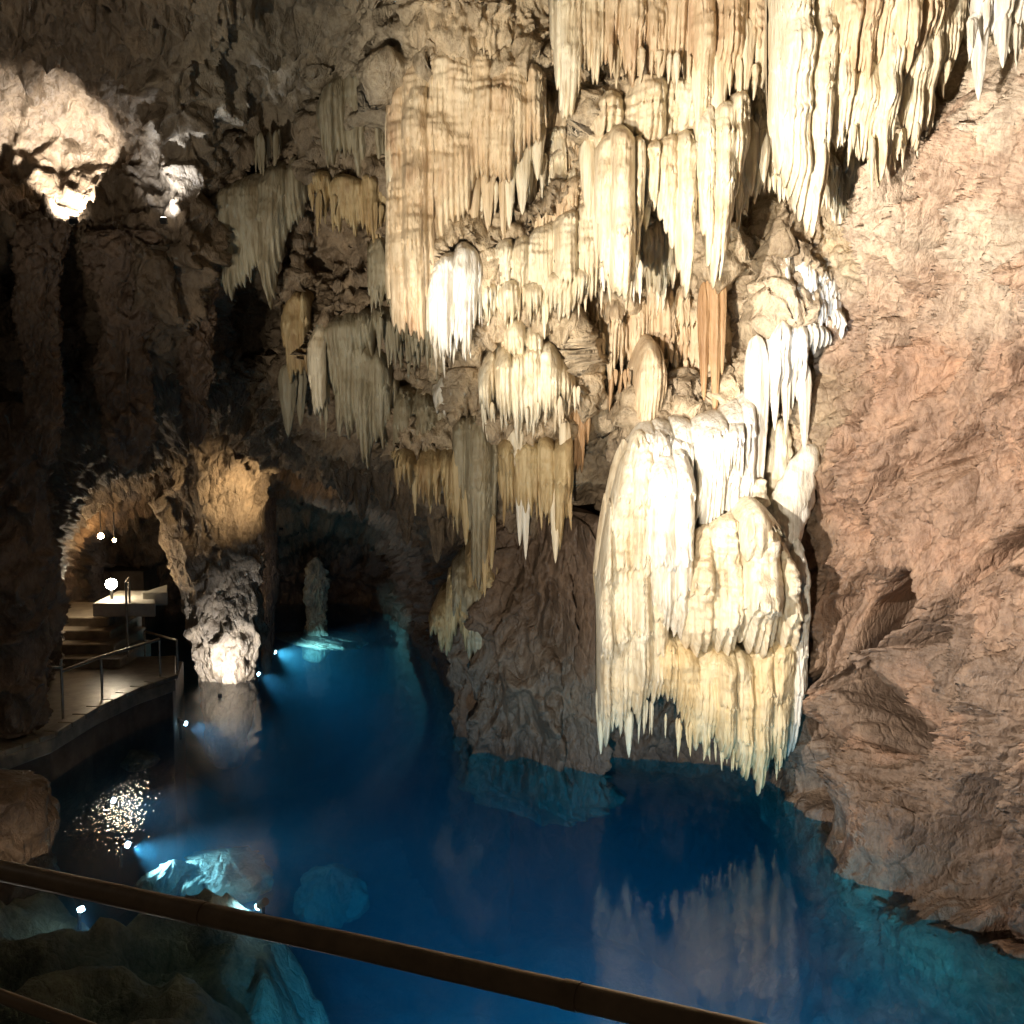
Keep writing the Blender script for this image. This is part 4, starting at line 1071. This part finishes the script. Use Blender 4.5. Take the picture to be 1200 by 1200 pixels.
def slab(name, pts, z0, z1, m, parent=None):
    n = len(pts)
    v = [(p[0], p[1], z0) for p in pts] + [(p[0], p[1], z1) for p in pts]
    f = [tuple(range(n))[::-1], tuple(range(n, 2 * n))] + [(k, (k + 1) % n, n + (k + 1) % n, n + k) for k in range(n)]
    me = bpy.data.meshes.new(name); me.from_pydata(v, [], f); me.update()
    o = obj(name, me, m, parent)
    md = o.modifiers.new('bevel', 'BEVEL'); md.width = 0.02; md.segments = 2
    return o


dk = 0.6
edge = [Pz(-120, 935, dk), Pz(0, 888, dk), Pz(60, 866, dk), Pz(110, 836, dk), Pz(160, 812, dk), Pz(206, 796, dk)]
walk = thing('stone_walkway', 'low stone walkway curving along the pool edge to the stairs', 'walkway', (float(edge[2][0]), float(edge[2][1]), 0))
back = [Pz(206, 768, dk), Pz(60, 772, dk), Pz(-120, 800, dk)]
slab('deck', edge + back, 0.42, dk, M_CONC, walk)
slab('retaining_wall', [p + np.array([-0.10, 0.16, 0]) for p in edge] + [p + np.array([0, 0.4, 0]) for p in back], -2.5, 0.416, M_WALL, walk)
for k in range(len(edge) - 1):
    a, b = edge[k], edge[k + 1]
    for s in range(3):
        p = a + (b - a) * ((s + 0.5) / 3)
        d = b - a
        MB().box((p[0] - 0.06, p[1] + 0.10, dk + 0.035), (np.linalg.norm(d[:2]) / 3 - 0.02, 0.2, 0.066), math.atan2(d[1], d[0])).build('kerb_stone', M_CONC, walk, bevel=0.015)
st = thing('stone_steps', 'broad dim stone steps rising from walkway towards the lit landing', 'steps', tuple(Pz(110, 776, dk)))
for k, (row, uL, uR) in enumerate([(776, 62, 140), (762, 62, 134), (748, 62, 130), (736, 66, 128)]):
    z = dk + 0.15 * (k + 1)
    y0 = 16.75 + 0.36 * k
    a = P(uL - 40, row, y0); b = P(uR, row, y0)
    MB().box(((a[0] + b[0]) / 2, y0 + 0.75, (z + 0.1) / 2 + 0.05 * 0), (b[0] - a[0], 1.5, z - 0.1), 0).build('step', M_CONC, st, bevel=0.02)
ld = thing('landing', 'pale floodlit landing slabs at the top of the steps', 'landing', tuple(Pz(150, 700, 1.5)))
for (u0, v0, u1, v1, z) in [(108, 707, 182, 692, 1.5), (166, 694, 196, 685, 1.62)]:
    a = Pz(u0, v0, z); b = Pz(u1, v0, z); c = Pz(u1, v1, z); d = Pz(u0 + 30, v1, z)
    slab('landing_slab', [a, b, c, d], z - 0.22, z, M_CONCP, ld)
MB().box((*Pz(150, 700, 0.6)[:2], 0.5), (1.1, 1.2, 1.5)).build('landing_base', M_WALL, ld)

M_ROCKT = M_WALL
# railings of the walkway
rl = thing('walkway_railing', 'thin metal railing with posts along the walkway edge', 'railing', tuple(Pz(122, 818, dk)))
def post(u, v, h, z0=dk, par=rl, r=0.018):
    p = Pz(u, v, z0)
    MB().tube([(p[0], p[1], z0 - 0.02), (p[0], p[1], z0 + h)], r, 10).build('post', M_RAIL, par, True)
    return np.array([p[0], p[1], z0 + h])
t1 = post(120, 822, 0.62); t2 = post(188, 798, 0.62); t0 = post(74, 845, 0.80); t3 = post(40, 862, 0.85)
MB().tube([t0 - np.array([0.0, 0, 0.15]), t1, t2], 0.022, 10).build('rail', M_RAIL, rl, True)
MB().tube([t3, t0 - np.array([0, 0, 0.1])], 0.016, 10).build('rail', M_RAIL, rl, True)
t4 = post(208, 784, 0.45); MB().tube([post(170, 768, 0.4), t4], 0.02, 10).build('rail', M_RAIL, rl, True)
sr = thing('stair_railing', 'upright stair railing beside the steps below the lamp', 'railing', tuple(Pz(150, 770, 0.9)))
q1 = post(150, 768, 1.15, 0.75, sr); q3 = post(152, 706, 0.4, 1.5, sr)
MB().tube([q1, q3], 0.018, 10).build('rail', M_RAIL, sr, True)

# ------------------------------------------------------------------ viewing platform rail in front of the camera
vr = thing('viewpoint_railing', 'dark brown steel handrail and lower rail crossing in front of the viewpoint', 'railing', (-0.6, 1.4, 2.75))
A = P(-260, 966, 2.35); B = P(0, 1020, 1.95); C_ = P(430, 1112, 1.58); D_ = P(860, 1210, 1.30); E_ = P(1250, 1304, 1.12)
MB().tube([A, B, C_, D_, E_], 0.0185, 28).build('handrail', M_STEEL, vr, True)
for uu, vv, yy in ((255, 1074.6, 1.730), (690, 1171, 1.404)):
    c_ = Vector(P(uu, vv, yy)); d_ = (Vector(C_) - Vector(B)).normalized() if uu < 430 else (Vector(D_) - Vector(C_)).normalized()
    c_ = Vector(B) + (Vector(C_) - Vector(B)) * (uu / 430.0) if uu < 430 else Vector(C_) + (Vector(D_) - Vector(C_)) * ((uu - 430) / 430.0)
    MB().tube([c_ - d_ * 0.012, c_ + d_ * 0.012], 0.0198, 28).build('rail_joint', M_STEEL, vr, True)
A2 = P(-260, 1070, 2.2); B2 = P(0, 1167, 1.9); C2 = P(110, 1208, 1.8); D2 = P(600, 1392, 1.45); E2 = P(1250, 1640, 1.1)
MB().tube([A2, B2, C2, D2, E2], 0.012, 20).build('lower_rail', M_STEEL, vr, True)
for p, p2 in ((P(-200, 978, 2.26), P(-200, 1092, 2.15)), (P(1240, 1302, 1.123), P(1240, 1636, 1.103))):
    MB().tube([(p[0], p[1], 2.6), (p[0], p[1], p[2])], 0.02, 14).build('post', M_STEEL, vr, True)

# ------------------------------------------------------------------ lamps
M_GLOW = emit_mat('lamp_glass_white', (1.0, 0.93, 0.82), 40.0)
M_GLOBE = emit_mat('lamp_globe_white', (1.0, 0.82, 0.58), 150.0)
M_GLOWB = emit_mat('lamp_glass_blue_white', (0.72, 0.88, 1.0), 35.0)
M_GLOWW = emit_mat('lamp_glass_warm', (1.0, 0.62, 0.28), 90.0)


def light(kind, name, loc, power, colour, parent, target=None, size=50, blend=0.6, radius=0.05):
    ld_ = bpy.data.lights.new(name, kind)
    ld_.energy = power
    ld_.color = colour
    if kind == 'SPOT':
        ld_.spot_size = math.radians(size); ld_.spot_blend = blend
    ld_.shadow_soft_size = radius
    o = bpy.data.objects.new(name, ld_)
    COL.objects.link(o)
    o.parent = parent
    o.location = Vector(loc) - parent.location
    if target is not None:
        d = Vector(target) - Vector(loc)
        o.rotation_euler = d.to_track_quat('-Z', 'Y').to_euler()
    return o


def floodlight(label, loc, target, power, colour, size, blend=0.7, radius=0.06, scale=1.0, glow=M_GLOW, group='cave floodlights'):
    """boxy floodlight: housing, visor, bracket and glass, with its beam"""
    loc = Vector(loc); tg = Vector(target)
    e = thing('floodlight', label, 'floodlight', loc, group)
    R = (tg - loc).to_track_quat('Y', 'Z').to_matrix()
    s = 0.12 * scale
    def put(mb, name, m, bev=0.0):
        mb.v = [tuple(loc + R @ Vector(v)) for v in mb.v]
        return mb.build(name, m, e, False, bev)
    put(MB().box((0, -0.9 * s, 0), (2 * s, 1.4 * s, 1.6 * s)), 'housing', M_HOUS, 0.01 * scale)
    put(MB().box((0, -0.12 * s, 0), (1.7 * s, 0.1 * s, 1.3 * s)), 'lamp_glass', glow)
    put(MB().tube([(-1.1 * s, -0.9 * s, 0), (-1.1 * s, -0.9 * s, -1.3 * s), (1.1 * s, -0.9 * s, -1.3 * s), (1.1 * s, -0.9 * s, 0)], 0.12 * s, 8), 'bracket', M_HOUS)
    light('SPOT', 'beam', loc + R @ Vector((0, 0.05, 0)), power, colour, e, tg, size, blend, radius)
    return e


WARM = (1.0, 0.90, 0.74); WHITE = (1.0, 0.95, 0.88); COOL = (0.80, 0.88, 1.0)
# floodlights on the visitors' walkway, either side of and below the viewpoint, with added fills at the end
floodlight('floodlight on walkway aimed at ceiling stalactites', (-2.6, 3.4, 2.5), P(800, 130, 11.5), 4200, WARM, 48, 0.9)
floodlight('floodlight on post beside the viewpoint aimed at right rock face', (-3.0, 3.2, 4.3), P(1130, 450, 10.2), 7200, (1.0, 0.90, 0.79), 64, 1.0)
floodlight('narrow floodlight on walkway aimed at main flowstone', (-0.8, 3.0, 2.4), P(846, 535, 12.0), 5200, WHITE, 13, 1.0)
floodlight('floodlight on walkway aimed at flowstone skirt', (-0.2, 3.0, 2.3), P(740, 740, 12.5), 2300, WARM, 40, 1.0)
floodlight('narrow floodlight on walkway aimed at white spike row', (-0.4, 3.2, 2.4), P(935, 370, 12.2), 4000, COOL, 9, 1.0)
floodlight('narrow floodlight on walkway aimed at white cascade', (-2.0, 3.2, 2.4), P(540, 345, 12.2), 3600, WHITE, 9, 1.0)
floodlight('narrow floodlight on walkway aimed at domed flowstone', (-1.4, 3.2, 2.4), P(614, 420, 12.4), 2600, WARM, 9, 1.0)
floodlight('floodlight on walkway aimed at grey draperies', (-3.5, 4.5, 2.0), P(480, 390, 14.0), 1500, WARM, 33, 1.0)
floodlight('added weak fill lamp aimed at the far left ceiling', (-4.2, 3.5, 2.2), P(280, 40, 12.0), 1000, WARM, 50, 1.0)  # fill added to brighten the left ceiling
floodlight('added small fill lamp aimed down at the brown shallows', (-1.2, 2.4, 2.4), Pz(150, 1130, -0.5), 3200, WARM, 36, 1.0, scale=0.7)  # lamp added so the shallow bed shows brown
# floodlights hidden on ledges in the rock, and an added grotto fill
pt = P(86, 256, 12.9)
floodlight('floodlight behind the rock lip lighting the glaring niche', pt, P(84, 208, 13.7), 1200, WHITE, 96, 0.8, scale=0.4)
pt = P(192, 256, 12.6)
floodlight('floodlight behind the rock lip lighting a small bright hollow', pt, P(203, 205, 13.0), 110, COOL, 90, 0.8, scale=0.3)
pt = P(352, 590, 16.9)
floodlight('floodlight under the grotto lip lighting the column side', pt, P(262, 575, 18.2), 300, (1.0, 0.78, 0.48), 62, 1.0, scale=0.22)
pt = P(330, 620, 16.2)
floodlight('added weak fill lamp lighting the brown back wall of the grotto', pt, P(450, 640, 22.0), 60, (1.0, 0.72, 0.45), 70, 1.0, scale=0.2)  # warm fill added inside the dark grotto
pt = Pz(258, 814, 0.04)
floodlight('floodlight at the water by the column foot', pt, P(268, 772, 18.2), 300, (0.84, 0.91, 1.0), 104, 1.0, scale=0.25, glow=M_GLOWB)
pt = P(40, 700, 15.2)
floodlight('bluish floodlight on the wall above the walkway', pt, Pz(118, 805, dk), 35, (0.72, 0.84, 1.0), 36, 0.8, scale=0.3, glow=M_GLOWB)

# globe lamp on the landing
p = Pz(131, 702, 1.5)
e = thing('path_lamp', 'glaring white lamp beside the pale landing', 'lamp', tuple(p))
MB().tube([(p[0], p[1], 1.48), (p[0], p[1], 1.66)], 0.025, 10).build('stem', M_HOUS, e, True)
MB().lathe((p[0], p[1], 1.66), [(0.02, 0), (0.075, 0.03), (0.095, 0.09), (0.075, 0.15), (0.01, 0.18)], 18).build('globe', M_GLOBE, e, True)
light('POINT', 'glow', (p[0], p[1], 2.02), 8, (1.0, 0.88, 0.68), e, radius=0.09)
# small ceiling lamps in the passage
for k, (u, v, r, lab) in enumerate([(118, 628, 0.055, 'round ceiling lamp in the passage above the landing'), (134, 633, 0.035, 'small ceiling lamp beside the round one')]):
    p = P(u, v, 19.5)
    e = thing('ceiling_lamp', lab, 'lamp', tuple(p))
    MB().lathe(p - np.array([0, 0, r]), [(0.2 * r, 0), (0.9 * r, 0.4 * r), (r, r), (0.7 * r, 1.7 * r), (0.2 * r, 2 * r)], 14).build('globe', M_GLOWW, e, True)
    MB().tube([p + np.array([0, 0, 0.8 * r]), p + np.array([0, 0, 0.5])], 0.012, 8).build('cord', M_HOUS, e, True)

# submerged lamps; those below the viewpoint are added fills
def pool_lamp(u, v, z, power, colour, label, aim=(1, 0, -0.1), glow=M_GLOWB, r=0.034, cone=80, at=None):
    p = Pz(u, v, z) if at is None else np.array(at)
    e = thing('pool_lamp', label, 'pool lamp', tuple(p), 'submerged pool lamps')
    d = Vector(aim).normalized()
    c = Vector(p)
    MB().tube([c - d * 0.16, c - d * 0.02], r * 1.15, 14).build('housing', M_HOUS, e, True)
    MB().tube([c - d * 0.018, c + d * 0.012, c + d * 0.02], [r, r, r * 0.4], 14).build('lamp_glass', glow, e, True)
    MB().tube([c - d * 0.1, c - d * 0.1 - Vector((0, 0, 0.3))], 0.02, 8).build('stake', M_HOUS, e, True)
    light('SPOT', 'beam', c + d * 0.05, power, colour, e, c + d, cone, 0.9, 0.05)
    return e


BL = (0.42, 0.76, 1.0)
pool_lamp(303, 790, -0.25, 160, BL, 'submerged lamp just right of the column foot', (0.8, -0.1, -0.45))
pool_lamp(218, 848, -0.3, 160, BL, 'submerged lamp below the walkway kerb end', (1, 0.0, -0.45))
pool_lamp(120, 884, -0.12, 320, BL, 'submerged lamp flooding a pale shallow shelf beside the walkway', (1, 0.1, -0.3))
pool_lamp(133, 938, -0.35, 120, BL, 'submerged lamp with long blue beam near glittering ripples', (1, 0.1, -0.35))
pool_lamp(150, 990, -0.35, 320, BL, 'submerged lamp with wide blue beam left of sunken rocks', (1, -0.15, -0.3))
pool_lamp(303, 1062, -0.35, 120, BL, 'submerged lamp at the foot of the long cyan ledge', (-0.5, 0.5, -0.5))
pool_lamp(95, 1066, -0.35, 30, (0.6, 0.7, 1.0), 'dim submerged lamp glimpsed under the handrail', (0.4, -0.5, -0.6))
pool_lamp(38, 1187, -0.35, 30, (0.6, 0.7, 1.0), 'dim submerged lamp glimpsed under the lower rail', (0.4, -0.3, -0.8))
pool_lamp(322, 764, -0.10, 900, (0.4, 0.85, 1.0), 'submerged lamp lighting the cyan far end of the pool', (0.5, 0.6, -0.35))
pool_lamp(-100, 0, 0, 4200, (0.30, 0.72, 1.0), 'added unseen fill lamp below the viewpoint aimed across the pool', (0.0, 1, -0.22), cone=64, at=(-0.2, 4.6, -0.9))  # added out of view to lift the blue of the water
pool_lamp(-100, 0, 0, 4400, (0.30, 0.76, 0.95), 'added unseen fill lamp below the viewpoint aimed at the flowstone', (0.05, 1, -0.25), cone=70, at=(1.6, 4.6, -0.9))  # second out-of-view fill added for the middle of the pool
pool_lamp(-100, 0, 0, 1300, (0.30, 0.80, 0.95), 'added unseen fill lamp below the viewpoint aimed along the right rock face', (0.1, 1, -0.3), cone=70, at=(3.6, 4.4, -1.0))  # added out of view to brighten the water by the right face
